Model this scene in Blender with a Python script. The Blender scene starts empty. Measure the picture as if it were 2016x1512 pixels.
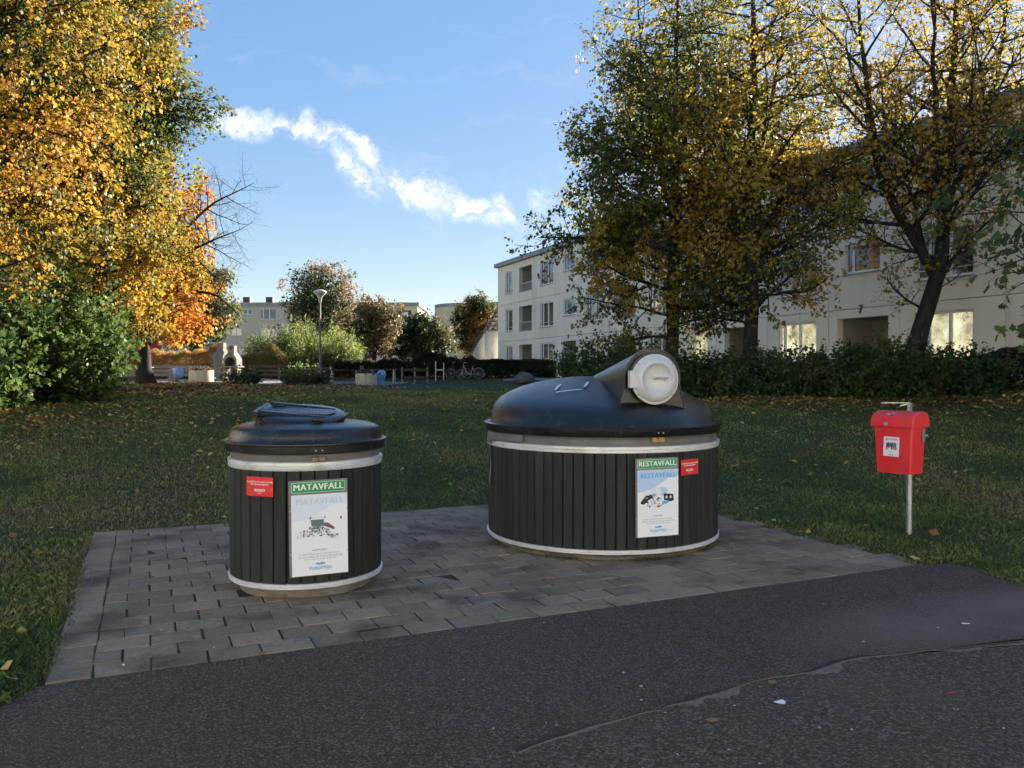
import bpy, math, random
import numpy as np
from mathutils import Vector, Matrix

random.seed(7)
RNG = np.random.default_rng(7)
R = math.radians
PI = math.pi
SC = bpy.context.scene
COL = SC.collection

# ------------------------------------------------------------------ camera, sky, sun, exposure
cam_d = bpy.data.cameras.new('camera')
cam = bpy.data.objects.new('camera', cam_d)
COL.objects.link(cam)
cam.location = (0, 0, 1.55)
cam.rotation_euler = (R(90 - 0.788), 0, 0)
cam_d.sensor_width = 36.0
cam_d.lens = 36.0 * 1600 / 2016
cam_d.clip_start = 0.05
cam_d.clip_end = 3000
SC.camera = cam

SUN_AZ, SUN_EL = 40.0, 17.2          # degrees: to the right of straight ahead, above the horizon
world = bpy.data.worlds.new('World')
SC.world = world
world.use_nodes = True


def build_world():
    nt = world.node_tree
    nt.nodes.clear()
    N, L = nt.nodes.new, nt.links.new
    out = N('ShaderNodeOutputWorld')
    bg = N('ShaderNodeBackground')
    bg.inputs['Strength'].default_value = 0.096
    sky = N('ShaderNodeTexSky')
    sky.sky_type = 'NISHITA'
    sky.sun_disc = False
    sky.sun_elevation = R(SUN_EL)
    sky.sun_rotation = R(SUN_AZ)
    sky.altitude = 60
    sky.air_density = 1.0
    sky.dust_density = 0.25
    sky.ozone_density = 2.2
    # thin broken clouds: soft patches of the sky dome, torn up by noise
    tc = N('ShaderNodeTexCoord')
    sep = N('ShaderNodeSeparateXYZ')
    L(tc.outputs['Generated'], sep.inputs[0])

    def m(op, a, b=None, clamp=False):
        n = N('ShaderNodeMath')
        n.operation = op
        n.use_clamp = clamp
        for k, v in enumerate((a, b)):
            if v is None:
                continue
            if isinstance(v, (int, float)):
                n.inputs[k].default_value = v
            else:
                L(v, n.inputs[k])
        return n.outputs[0]
    yy = m('MAXIMUM', sep.outputs['Y'], 0.05)
    u = m('DIVIDE', sep.outputs['X'], yy)
    v = m('DIVIDE', sep.outputs['Z'], yy)
    comb = N('ShaderNodeCombineXYZ')
    L(u, comb.inputs[0])
    L(v, comb.inputs[1])

    def noise(scale, detail, rough, vec, dist=0.0):
        n = N('ShaderNodeTexNoise')
        n.inputs['Scale'].default_value = scale
        n.inputs['Detail'].default_value = detail
        n.inputs['Roughness'].default_value = rough
        n.inputs['Distortion'].default_value = dist
        L(vec, n.inputs['Vector'])
        return n
    nd = noise(13, 7, 0.62, comb.outputs[0])
    sub = N('ShaderNodeVectorMath')
    sub.operation = 'SUBTRACT'
    L(nd.outputs['Color'], sub.inputs[0])
    sub.inputs[1].default_value = (0.5, 0.5, 0.5)
    scl = N('ShaderNodeVectorMath')
    scl.operation = 'SCALE'
    L(sub.outputs[0], scl.inputs[0])
    scl.inputs['Scale'].default_value = 0.085
    add = N('ShaderNodeVectorMath')
    add.operation = 'ADD'
    L(comb.outputs[0], add.inputs[0])
    L(scl.outputs[0], add.inputs[1])
    warped = add.outputs[0]
    patches = [(-.335, .313, .080, .017, -6, 1.0), (-.275, .303, .06, .017, -6, 1.0), (-.240, .301, .040, .024, -28, .95),
               (-.190, .279, .050, .014, -38, 1.0), (-.195, .250, .045, .020, -42, .95), (-.115, .227, .075, .030, -20, 1.25),
               (-.050, .203, .055, .024, -30, 1.2), (-.014, .208, .014, .034, 10, .9), (.035, .214, .014, .022, -12, .75),
               (-.010, .188, .026, .012, -35, 1.0)]
    tot = None
    for cx, cy, lx, ly, ang, w in patches:
        mp = N('ShaderNodeMapping')
        mp.vector_type = 'TEXTURE'
        mp.inputs['Location'].default_value = (cx, cy, 0)
        mp.inputs['Rotation'].default_value = (0, 0, R(ang))
        mp.inputs['Scale'].default_value = (lx * 1.25, ly * 1.12, 1)
        L(warped, mp.inputs['Vector'])
        ln = N('ShaderNodeVectorMath')
        ln.operation = 'LENGTH'
        L(mp.outputs[0], ln.inputs[0])
        d = m('MULTIPLY', m('SUBTRACT', 1.0, ln.outputs['Value'], True), w)
        tot = d if tot is None else m('MAXIMUM', tot, d)
    n2 = noise(24, 9, 0.68, warped, 0.6)
    dens = m('MULTIPLY', tot, m('ADD', m('MULTIPLY', n2.outputs['Fac'], 4.2), -1.35))
    mr = N('ShaderNodeMapRange')
    mr.interpolation_type = 'SMOOTHSTEP'
    mr.inputs['From Min'].default_value = 0.0
    mr.inputs['From Max'].default_value = 0.98
    L(dens, mr.inputs['Value'])
    # very thin high streaks
    mp = N('ShaderNodeMapping')
    mp.inputs['Scale'].default_value = (2.2, 16, 1)
    L(warped, mp.inputs['Vector'])
    n3 = noise(1.6, 6, 0.6, mp.outputs[0])
    mr3 = N('ShaderNodeMapRange')
    mr3.inputs['From Min'].default_value = 0.55
    mr3.inputs['From Max'].default_value = 0.95
    mr3.inputs['To Max'].default_value = 0.22
    L(n3.outputs['Fac'], mr3.inputs['Value'])
    up = m('GREATER_THAN', sep.outputs['Y'], 0.06)
    fac = m('MULTIPLY', m('MAXIMUM', mr.outputs[0], mr3.outputs[0]), up)
    mix = N('ShaderNodeMix')
    mix.data_type = 'RGBA'
    L(fac, mix.inputs['Factor'])
    hsv = N('ShaderNodeHueSaturation')
    hsv.inputs['Saturation'].default_value = 2.55
    hsv.inputs['Hue'].default_value = 0.517
    hsv.inputs['Value'].default_value = 1.0
    gam = N('ShaderNodeGamma')          # the photograph holds back the bright lower sky: same curve over the whole dome
    gam.inputs['Gamma'].default_value = 0.31
    L(sky.outputs[0], gam.inputs['Color'])
    L(gam.outputs[0], hsv.inputs['Color'])
    L(hsv.outputs[0], mix.inputs['A'])
    mix.inputs['B'].default_value = (2.2, 2.22, 2.26, 1)
    L(mix.outputs['Result'], bg.inputs['Color'])
    L(bg.outputs[0], out.inputs['Surface'])


build_world()
sun_d = bpy.data.lights.new('sun', 'SUN')
sun_d.energy = 4.0
sun_d.angle = R(0.55)
sun_d.color = (1.0, 0.91, 0.77)
sun = bpy.data.objects.new('sun', sun_d)
COL.objects.link(sun)
sdir = Vector((math.sin(R(SUN_AZ)) * math.cos(R(SUN_EL)), math.cos(R(SUN_AZ)) * math.cos(R(SUN_EL)), math.sin(R(SUN_EL))))
sun.rotation_euler = sdir.to_track_quat('Z', 'Y').to_euler()
SC.view_settings.view_transform = 'Standard'
SC.view_settings.look = 'None'
SC.view_settings.exposure = 2.55
SC.view_settings.gamma = 1.0
SC.view_settings.use_curve_mapping = False
SC.cycles.max_bounces = 7
SC.cycles.diffuse_bounces = 4
SC.cycles.transmission_bounces = 5
SC.cycles.glossy_bounces = 3
SC.cycles.use_denoising = True
SC.cycles.sample_clamp_indirect = 6.0


# ------------------------------------------------------------------ helpers
def tag(o, label=None, cat=None, group=None, kind=None):
    if label: o['label'] = label
    if cat: o['category'] = cat
    if group: o['group'] = group
    if kind: o['kind'] = kind
    return o


def empty(name, loc=(0, 0, 0), rz=0.0, label=None, cat=None, group=None):
    o = bpy.data.objects.new(name, None)
    COL.objects.link(o)
    o.location = loc
    o.rotation_euler = (0, 0, rz)
    return tag(o, label, cat, group)


def link(name, me, parent=None, loc=None, rot=None, kind=None):
    o = bpy.data.objects.new(name, me)
    COL.objects.link(o)
    if parent is not None: o.parent = parent
    if loc is not None: o.location = loc
    if rot is not None: o.rotation_euler = rot
    if kind: o['kind'] = kind
    return o


def copy_tree(o, parent=None):
    c = o.copy()
    COL.objects.link(c)
    if parent is not None: c.parent = parent
    for ch in list(o.children): copy_tree(ch, c)
    return c


def np_mesh(name, V, F, mat, tint=None, smooth=False):
    """fast mesh from arrays; F is an (n,k) array of one polygon size or a list of such arrays"""
    V = np.asarray(V, dtype=np.float32)
    Fs = F if isinstance(F, list) else [F]
    Fs = [np.asarray(f, dtype=np.int32) for f in Fs if len(f)]
    me = bpy.data.meshes.new(name)
    me.vertices.add(len(V))
    me.vertices.foreach_set('co', V.ravel())
    nl = sum(f.size for f in Fs)
    npoly = sum(len(f) for f in Fs)
    me.loops.add(nl)
    me.loops.foreach_set('vertex_index', np.concatenate([f.ravel() for f in Fs]))
    me.polygons.add(npoly)
    tots = np.concatenate([np.full(len(f), f.shape[1], dtype=np.int32) for f in Fs])
    starts = np.concatenate([[0], np.cumsum(tots)[:-1]]).astype(np.int32)
    me.polygons.foreach_set('loop_start', starts)
    me.polygons.foreach_set('loop_total', tots)
    if smooth:
        me.polygons.foreach_set('use_smooth', np.ones(npoly, dtype=bool))
    if mat: me.materials.append(mat)
    if tint is not None:
        a = me.attributes.new('tint', 'FLOAT_COLOR', 'POINT')
        c = np.ones((len(V), 4), dtype=np.float32)
        c[:, :3] = tint
        a.data.foreach_set('color', c.ravel())
    me.update(calc_edges=True)
    return me


class MB:
    """collects shapes for ONE mesh"""
    def __init__(s):
        s.v, s.f = [], []

    def add(s, V, F, M=None):
        b = len(s.v)
        for p in V:
            p = Vector(p)
            s.v.append(tuple(M @ p) if M is not None else tuple(p))
        s.f += [tuple(i + b for i in f) for f in F]
        return s

    def box(s, c, d, rz=0.0, ch=0.0, M=None, taper=1.0):
        """box of size d centred at c; ch chamfers the vertical edges and the top; taper scales the bottom"""
        x, y, z = d[0] / 2, d[1] / 2, d[2] / 2
        T = Matrix.Translation(c) @ Matrix.Rotation(rz, 4, 'Z')
        if M is not None: T = M @ T
        if ch <= 0:
            t = taper
            V = [(-x * t, -y * t, -z), (x * t, -y * t, -z), (x * t, y * t, -z), (-x * t, y * t, -z), (-x, -y, z), (x, -y, z), (x, y, z), (-x, y, z)]
            F = [(3, 2, 1, 0), (4, 5, 6, 7), (0, 1, 5, 4), (1, 2, 6, 5), (2, 3, 7, 6), (3, 0, 4, 7)]
        else:
            def ring(a, b, zz, t=1.0):
                return [(-a * t, (-b + ch) * t, zz), ((-a + ch) * t, -b * t, zz), ((a - ch) * t, -b * t, zz), (a * t, (-b + ch) * t, zz),
                        (a * t, (b - ch) * t, zz), ((a - ch) * t, b * t, zz), ((-a + ch) * t, b * t, zz), (-a * t, (b - ch) * t, zz)]
            V = ring(x, y, -z, taper) + ring(x, y, z - ch) + ring(x - ch, y - ch, z)
            F = [tuple(range(7, -1, -1)), tuple(range(16, 24))]
            for r in (0, 8):
                for k in range(8):
                    F.append((r + k, r + (k + 1) % 8, r + 8 + (k + 1) % 8, r + 8 + k))
        return s.add(V, F, T)

    def bar(s, a, b, w, h=None):
        """square bar from a to b"""
        a, b = Vector(a), Vector(b)
        h = h or w
        d = (b - a)
        L = d.length
        q = d.to_track_quat('Z', 'Y').to_matrix().to_4x4()
        return s.box((0, 0, L / 2), (w, h, L), M=Matrix.Translation(a) @ q)

    def tube(s, pts, rad, n=8, cap=True):
        pts = [Vector(p) for p in pts]
        rad = [rad] * len(pts) if isinstance(rad, (int, float)) else rad
        b = len(s.v)
        prev = None
        for i, p in enumerate(pts):
            d = (pts[min(i + 1, len(pts) - 1)] - pts[max(i - 1, 0)]).normalized()
            if prev is None:
                prev = d.orthogonal().normalized()
            x = (prev - d * prev.dot(d)).normalized()
            prev = x
            y = d.cross(x)
            for k in range(n):
                a = 2 * PI * k / n
                s.v.append(tuple(p + (x * math.cos(a) + y * math.sin(a)) * rad[i]))
        for i in range(len(pts) - 1):
            for k in range(n):
                s.f.append((b + i * n + k, b + i * n + (k + 1) % n, b + (i + 1) * n + (k + 1) % n, b + (i + 1) * n + k))
        if cap:
            s.f.append(tuple(b + k for k in range(n - 1, -1, -1)))
            s.f.append(tuple(b + (len(pts) - 1) * n + k for k in range(n)))
        return s

    def lathe(s, prof, n=48, M=None, fn=None):
        """prof: list of (r,z); r==0 ends close to a point"""
        V, F, rows = [], [], []
        for r, z in prof:
            if r <= 1e-6:
                rows.append([len(V)])
                V.append((0, 0, z))
            else:
                rows.append(list(range(len(V), len(V) + n)))
                for k in range(n):
                    a = 2 * PI * k / n
                    V.append((r * math.cos(a), r * math.sin(a), z))
        for A, B in zip(rows[:-1], rows[1:]):
            for k in range(n):
                k2 = (k + 1) % n
                if len(A) == 1 and len(B) == 1: continue
                if len(A) == 1: F.append((A[0], B[k2], B[k]))
                elif len(B) == 1: F.append((A[k], A[k2], B[0]))
                else: F.append((A[k], A[k2], B[k2], B[k]))
        if fn: V = [fn(*p) for p in V]
        return s.add(V, F, M)

    def prism(s, poly, z0, z1, M=None):
        n = len(poly)
        V = [(x, y, z0) for x, y in poly] + [(x, y, z1) for x, y in poly]
        F = [tuple(range(n - 1, -1, -1)), tuple(range(n, 2 * n))] + [(k, (k + 1) % n, n + (k + 1) % n, n + k) for k in range(n)]
        return s.add(V, F, M)

    def mesh(s, name, mat, smooth=None):
        me = bpy.data.meshes.new(name)
        me.from_pydata(s.v, [], s.f)
        if mat: me.materials.append(mat)
        if smooth is not None:
            me.polygons.foreach_set('use_smooth', [True] * len(me.polygons))
            me.update()
            if smooth < 180:
                me.set_sharp_from_angle(angle=R(smooth))
        me.update()
        return me

    def build(s, name, mat, parent=None, smooth=None, loc=None, rot=None, kind=None):
        return link(name, s.mesh(name, mat, smooth), parent, loc, rot, kind)


def S(a, b, x):
    t = np.clip((np.asarray(x, dtype=float) - a) / (b - a), 0, 1)
    return t * t * (3 - 2 * t)


def hash3(i, j, k, seed):
    h = (i.astype(np.int64) * 374761393 + j.astype(np.int64) * 668265263 + k.astype(np.int64) * 2147483647 + seed * 974634777) & 0xFFFFFFFF
    h = ((h ^ (h >> 13)) * 1274126177) & 0xFFFFFFFF
    return ((h ^ (h >> 16)) & 0xFFFFFF) / float(0xFFFFFF)


def vnoise(P, freq, seed=0):
    P = np.asarray(P, dtype=float) * freq
    I = np.floor(P)
    f = P - I
    f = f * f * (3 - 2 * f)
    i, j, k = I[:, 0], I[:, 1], I[:, 2]
    r = 0
    for a in (0, 1):
        for b in (0, 1):
            for c in (0, 1):
                w = (f[:, 0] if a else 1 - f[:, 0]) * (f[:, 1] if b else 1 - f[:, 1]) * (f[:, 2] if c else 1 - f[:, 2])
                r = r + w * hash3(i + a, j + b, k + c, seed)
    return r


FC = np.array([-1.05, 60.0])              # far corner of the long facade
FU = np.array([.3846, -.9231])            # along the facade, towards us
FN = np.array([-.9231, -.3846])           # out of the facade


def gz(X, Y):
    X, Y = np.asarray(X, dtype=float), np.asarray(Y, dtype=float)
    q = (X - FC[0]) * FN[0] + (Y - FC[1]) * FN[1]
    z = .9 * S(8.6, 21, Y) + .33 * S(44, 57, Y) + .12 * S(12, 16, -X) * S(22, 34, Y) + 1.3 * S(62, 96, Y)
    z = z + .28 * S(7, 2, q) * S(12, 20, Y) * (1 - S(44, 57, Y))
    z = z + (.035 * np.sin(X * .9 + 1.3) * np.sin(Y * .7) + .02 * np.sin(X * 2.1 + Y * 1.3)) * S(10, 14, Y)
    return z


def gzf(x, y): return float(gz(x, y))


# ------------------------------------------------------------------ materials
def newmat(name):
    m = bpy.data.materials.new(name)
    m.use_nodes = True
    nt = m.node_tree
    nt.nodes.clear()
    out = nt.nodes.new('ShaderNodeOutputMaterial')
    return m, nt, out


def mk(name, c1, c2=None, scale=4.0, rough=.6, bump=0.0, bscale=40.0, metal=0.0, spec=.5, detail=6, c3=None, s3=1.0, t3=(.5, .7),
       objrand=0.0, rvar=0.0, coat=0.0, stretch=None):
    m, nt, out = newmat(name)
    N, L = nt.nodes.new, nt.links.new
    b = N('ShaderNodeBsdfPrincipled')
    L(b.outputs[0], out.inputs['Surface'])
    b.inputs['Roughness'].default_value = rough
    b.inputs['Metallic'].default_value = metal
    b.inputs['Specular IOR Level'].default_value = spec
    b.inputs['Coat Weight'].default_value = coat
    b.inputs['Base Color'].default_value = (*c1, 1)
    geo = N('ShaderNodeNewGeometry')
    vec = geo.outputs['Position']
    if stretch:
        mp = N('ShaderNodeMapping')
        mp.inputs['Scale'].default_value = stretch
        L(vec, mp.inputs['Vector'])
        vec = mp.outputs[0]

    def noise(sc, det=detail, ro=.6):
        n = N('ShaderNodeTexNoise')
        n.inputs['Scale'].default_value = sc
        n.inputs['Detail'].default_value = det
        n.inputs['Roughness'].default_value = ro
        L(vec, n.inputs['Vector'])
        return n.outputs['Fac']

    def ramp(v, a, bb):
        r = N('ShaderNodeMapRange')
        r.inputs['From Min'].default_value = a
        r.inputs['From Max'].default_value = bb
        L(v, r.inputs['Value'])
        return r.outputs[0]

    def mixc(f, A, B, mode='MIX'):
        n = N('ShaderNodeMix')
        n.data_type = 'RGBA'
        n.blend_type = mode
        if isinstance(f, float): n.inputs['Factor'].default_value = f
        else: L(f, n.inputs['Factor'])
        for k, x in (('A', A), ('B', B)):
            if isinstance(x, tuple): n.inputs[k].default_value = (*x, 1)
            else: L(x, n.inputs[k])
        return n.outputs['Result']
    col = c1
    if c2 is not None:
        col = mixc(ramp(noise(scale), .32, .68), c1, c2)
    if c3 is not None:
        col = mixc(ramp(noise(s3, 5), *t3), col, c3)
    if objrand > 0:
        oi = N('ShaderNodeObjectInfo')
        r = N('ShaderNodeMapRange')
        r.inputs['To Min'].default_value = 1 - objrand
        r.inputs['To Max'].default_value = 1 + objrand
        L(oi.outputs['Random'], r.inputs['Value'])
        cc = N('ShaderNodeCombineColor')
        for k in range(3): L(r.outputs[0], cc.inputs[k])
        col = mixc(1.0, col, cc.outputs[0], 'MULTIPLY')
    if not isinstance(col, tuple):
        L(col, b.inputs['Base Color'])
    if rvar > 0:
        r = N('ShaderNodeMapRange')
        r.inputs['From Min'].default_value = .3
        r.inputs['From Max'].default_value = .7
        r.inputs['To Min'].default_value = max(rough - rvar, .02)
        r.inputs['To Max'].default_value = min(rough + rvar, 1)
        L(noise(scale * 1.7), r.inputs['Value'])
        L(r.outputs[0], b.inputs['Roughness'])
    if bump > 0:
        bp = N('ShaderNodeBump')
        bp.inputs['Strength'].default_value = bump
        bp.inputs['Distance'].default_value = .01
        L(noise(bscale, 4), bp.inputs['Height'])
        L(bp.outputs[0], b.inputs['Normal'])
    return m


def streaks(m, col, amount, sc=(14, 14, 1.2), lo=.52, hi=.72):
    """pale vertical runs of dust and dried water over an existing material"""
    nt = m.node_tree
    N, L = nt.nodes.new, nt.links.new
    b = next(n for n in nt.nodes if n.type == 'BSDF_PRINCIPLED')
    inp = b.inputs['Base Color']
    src = inp.links[0].from_socket
    geo = N('ShaderNodeNewGeometry')
    mp = N('ShaderNodeMapping')
    mp.inputs['Scale'].default_value = sc
    L(geo.outputs['Position'], mp.inputs['Vector'])
    n = N('ShaderNodeTexNoise')
    n.inputs['Scale'].default_value = 1.0
    n.inputs['Detail'].default_value = 8
    n.inputs['Roughness'].default_value = .68
    L(mp.outputs[0], n.inputs['Vector'])
    r = N('ShaderNodeMapRange')
    r.inputs['From Min'].default_value = lo
    r.inputs['From Max'].default_value = hi
    r.inputs['To Max'].default_value = amount
    L(n.outputs['Fac'], r.inputs['Value'])
    mx = N('ShaderNodeMix')
    mx.data_type = 'RGBA'
    L(r.outputs[0], mx.inputs['Factor'])
    L(src, mx.inputs['A'])
    mx.inputs['B'].default_value = (*col, 1)
    L(mx.outputs['Result'], inp)


def leafmat(name, trans=.45, rough=.45, spec=.35):
    """leaf whose own colour comes from the per-leaf attribute 'tint'; light shines through it"""
    m, nt, out = newmat(name)
    N, L = nt.nodes.new, nt.links.new
    at = N('ShaderNodeAttribute')
    at.attribute_name = 'tint'
    p = N('ShaderNodeBsdfPrincipled')
    p.inputs['Roughness'].default_value = rough
    p.inputs['Specular IOR Level'].default_value = spec
    L(at.outputs['Color'], p.inputs['Base Color'])
    t = N('ShaderNodeBsdfTranslucent')
    g = N('ShaderNodeGamma')
    g.inputs['Gamma'].default_value = .85
    L(at.outputs['Color'], g.inputs['Color'])
    L(g.outputs[0], t.inputs['Color'])
    mx = N('ShaderNodeMixShader')
    mx.inputs[0].default_value = trans
    L(p.outputs[0], mx.inputs[1])
    L(t.outputs[0], mx.inputs[2])
    L(mx.outputs[0], out.inputs['Surface'])
    return m


M = {}
M['leaf'] = leafmat('leaf', .5, .5, .2)
M['leaf_waxy'] = leafmat('leaf_waxy', .34, .55, .18)
M['grass'] = leafmat('grass_blade', .3, .5, .3)
M['litter'] = leafmat('dry_leaf', .12, .6, .25)
M['bark'] = mk('bark', (.019, .017, .0145), (.044, .040, .034), 9, .9, .9, 30, spec=.2, stretch=(1, 1, .25))
M['bark_grey'] = mk('bark_grey', (.05, .045, .038), (.11, .10, .085), 8, .9, .8, 30, spec=.2, stretch=(1, 1, .3))
M['soil_grass'] = mk('soil_grass', (.045, .055, .022), (.072, .076, .034), 3.0, .95, .8, 55, spec=.1, c3=(.05, .036, .02), s3=.6, t3=(.55, .75))


def asphalt(name, binder, stones, dust, dustfrom, g=95.0, bump=.9, rough=.85, glare=None):
    """bitumen with stones of several sizes showing in it"""
    m, nt, out = newmat(name)
    N, L = nt.nodes.new, nt.links.new
    b = N('ShaderNodeBsdfPrincipled')
    L(b.outputs[0], out.inputs['Surface'])
    b.inputs['Roughness'].default_value = rough
    b.inputs['Specular IOR Level'].default_value = .3
    geo = N('ShaderNodeNewGeometry')

    def mixc(f, A, B):
        n = N('ShaderNodeMix')
        n.data_type = 'RGBA'
        L(f, n.inputs['Factor'])
        for k, x in (('A', A), ('B', B)):
            if isinstance(x, tuple): n.inputs[k].default_value = (*x, 1)
            else: L(x, n.inputs[k])
        return n.outputs['Result']

    def ramp(v, a, c, t0=0.0, t1=1.0):
        r = N('ShaderNodeMapRange')
        for k, x in (('From Min', a), ('From Max', c), ('To Min', t0), ('To Max', t1)): r.inputs[k].default_value = x
        L(v, r.inputs['Value'])
        return r.outputs[0]
    col = binder
    vs = []
    for sc, thr, st in ((g, .62, stones[0]), (g * .62, .96, stones[1])):
        v = N('ShaderNodeTexVoronoi')
        v.inputs['Scale'].default_value = sc
        L(geo.outputs['Position'], v.inputs['Vector'])
        sep = N('ShaderNodeSeparateColor')
        L(v.outputs['Color'], sep.inputs[0])
        vs.append(v)
        col = mixc(ramp(sep.outputs[0], thr - .35, thr + .25), col, st)
    n = N('ShaderNodeTexNoise')
    n.inputs['Scale'].default_value = .8
    n.inputs['Detail'].default_value = 7
    n.inputs['Roughness'].default_value = .6
    L(geo.outputs['Position'], n.inputs['Vector'])
    col = mixc(ramp(n.outputs['Fac'], dustfrom, dustfrom + .3, 0, .75), col, dust)
    if glare:  # pale pool of light painted into the asphalt colour, broken up by noise
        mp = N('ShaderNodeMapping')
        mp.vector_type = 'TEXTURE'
        mp.inputs['Location'].default_value = (glare[0], glare[1], 0)
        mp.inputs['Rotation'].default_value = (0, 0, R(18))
        mp.inputs['Scale'].default_value = (glare[2], glare[3], 1)
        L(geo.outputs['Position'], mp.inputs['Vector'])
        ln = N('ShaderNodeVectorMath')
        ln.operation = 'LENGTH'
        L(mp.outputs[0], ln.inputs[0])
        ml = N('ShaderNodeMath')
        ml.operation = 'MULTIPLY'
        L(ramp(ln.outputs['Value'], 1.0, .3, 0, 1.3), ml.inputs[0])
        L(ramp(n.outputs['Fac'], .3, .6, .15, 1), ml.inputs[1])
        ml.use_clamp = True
        col = mixc(ml.outputs[0], col, glare[4])
    L(col, b.inputs['Base Color'])
    bp = N('ShaderNodeBump')
    bp.inputs['Strength'].default_value = bump
    bp.inputs['Distance'].default_value = .004
    L(vs[0].outputs['Distance'], bp.inputs['Height'])
    bp.invert = True
    L(bp.outputs[0], b.inputs['Normal'])
    return m


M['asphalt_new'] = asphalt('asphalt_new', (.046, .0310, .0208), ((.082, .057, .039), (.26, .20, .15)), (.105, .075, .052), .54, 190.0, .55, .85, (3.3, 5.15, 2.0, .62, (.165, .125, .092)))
M['asphalt_old'] = asphalt('asphalt_old', (.046, .0325, .0225), ((.105, .076, .053), (.26, .20, .15)), (.13, .096, .067), .54, 135.0, .8)
M['tar_dark'] = mk('tar_dark', (.020, .015, .012), (.034, .025, .020), 60, .8, .6, 150)
M['sand'] = mk('sand', (.13, .10, .075), (.23, .18, .14), 60, .95, .8, 150)
M['joint_soil'] = mk('joint_soil', (.026, .020, .014), (.045, .045, .018), 9, .95, .5, 80)
M['paver'] = mk('paver', (.225, .168, .112), (.31, .232, .156), 30, .8, .7, 120, spec=.35, c3=(.115, .082, .060), s3=1.7, t3=(.50, .66), objrand=.21, rvar=.12)
M['gravel'] = mk('gravel', (.16, .145, .13), (.24, .22, .2), 30, .95, .6, 60)
M['plank'] = mk('plank_black', (.0105, .0115, .0115), (.022, .023, .022), 7, .62, .5, 60, spec=.4, objrand=.38, stretch=(6, 6, .6))
M['joint_black'] = mk('joint_black', (.004, .004, .004), rough=.9)
M['alu'] = mk('aluminium', (.70, .71, .72), (.78, .79, .80), 6, .34, .1, 30, metal=.3, c3=(.48, .46, .42), s3=3.5, t3=(.55, .8))
M['galv'] = mk('galvanised', (.36, .37, .38), (.52, .53, .54), 22, .45, .1, 60, metal=.8)
M['concrete'] = mk('concrete', (.17, .16, .14), (.25, .235, .205), 7, .9, .4, 40)
M['plinth'] = mk('plinth', (.16, .15, .135), (.26, .245, .22), 9, .9, .5, 50)
M['lid'] = mk('lid_black_plastic', (.0085, .0088, .009), (.014, .0143, .0148), 3.0, .19, .25, 220, spec=.55, rvar=.07, c3=(.027, .026, .025), s3=6, t3=(.6, .85))
M['collar'] = mk('collar_grey', (.10, .096, .09), (.17, .165, .155), 5, .6, .1, 20)
M['greyplastic'] = mk('grey_plastic', (.50, .51, .52), (.58, .59, .60), 4, .36, .1, 60, c3=(.20, .19, .17), s3=9, t3=(.66, .85))
M['yellow_worn'] = mk('yellow_worn', (.55, .34, .05), (.30, .20, .06), 60, .5)
M['brass_worn'] = mk('brass_worn', (.28, .22, .12), (.14, .12, .09), 60, .5, metal=.4)
M['poster'] = mk('poster_white', (.82, .83, .87), rough=.35, coat=.2)
M['poster_blue'] = mk('poster_blue', (.42, .62, .84), rough=.35)
M['poster_sky'] = mk('poster_sky', (.68, .76, .86), rough=.35)
M['text_blue'] = mk('text_blue', (.14, .40, .76), rough=.4)
M['text_pale'] = mk('text_pale', (.46, .64, .80), rough=.4)
M['text_faint'] = mk('text_faint', (.56, .60, .67), rough=.4)
M['sign_green'] = mk('sign_green', (.006, .27, .105), rough=.35)
M['sign_line'] = mk('sign_line', (.30, .70, .45), rough=.35)
M['sign_white'] = mk('sign_white', (.78, .78, .74), rough=.4)
M['sign_red'] = mk('sign_red', (.66, .028, .028), (.72, .045, .038), 10, .35)
M['backplate'] = mk('backplate', (.15, .145, .14), (.21, .20, .19), 9, .55)
M['ink_dark'] = mk('ink_dark', (.012, .012, .015), rough=.4)
M['ink_grey'] = mk('ink_grey', (.30, .32, .36), rough=.4)
M['ink_teal'] = mk('ink_teal', (.10, .17, .18), rough=.4)
M['ink_brown'] = mk('ink_brown', (.17, .09, .08), rough=.4)
M['ink_pale'] = mk('ink_pale', (.74, .76, .78), rough=.4)
M['ink_cyan'] = mk('ink_cyan', (.07, .42, .85), rough=.4)
M['red_plastic'] = mk('red_plastic', (.74, .024, .03), (.80, .04, .046), 5, .42, .2, 320, spec=.45)
M['wall'] = mk('render_cream', (.80, .735, .60), (.84, .78, .65), .7, .9, .25, 60, c3=(.72, .68, .58), s3=.35, t3=(.5, .8))
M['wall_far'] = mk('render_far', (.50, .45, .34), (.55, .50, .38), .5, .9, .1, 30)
M['wall_warm'] = mk('render_warm', (.62, .53, .33), (.66, .57, .37), .5, .9, .1, 30)
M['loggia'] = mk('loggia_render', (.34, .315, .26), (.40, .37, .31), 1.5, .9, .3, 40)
M['dark_door'] = mk('dark_door', (.05, .04, .035), (.08, .065, .055), 8, .6)
M['frame'] = mk('frame_white', (.74, .74, .74), (.66, .66, .66), 5, .45)


def mirror_glass():
    """double glazing in front of a dark room: part mirror, part dark"""
    m, nt, out = newmat('window_glass')
    N, L = nt.nodes.new, nt.links.new
    p = N('ShaderNodeBsdfPrincipled')
    p.inputs['Base Color'].default_value = (.05, .055, .06, 1)
    p.inputs['Roughness'].default_value = .1
    g = N('ShaderNodeBsdfGlossy')
    g.inputs['Roughness'].default_value = .015
    g.inputs['Color'].default_value = (.9, .95, 1, 1)
    f = N('ShaderNodeLayerWeight')
    f.inputs['Blend'].default_value = .42
    mx = N('ShaderNodeMixShader')
    L(f.outputs['Fresnel'], mx.inputs[0])
    L(p.outputs[0], mx.inputs[1])
    L(g.outputs[0], mx.inputs[2])
    L(mx.outputs[0], out.inputs['Surface'])
    return m


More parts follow.
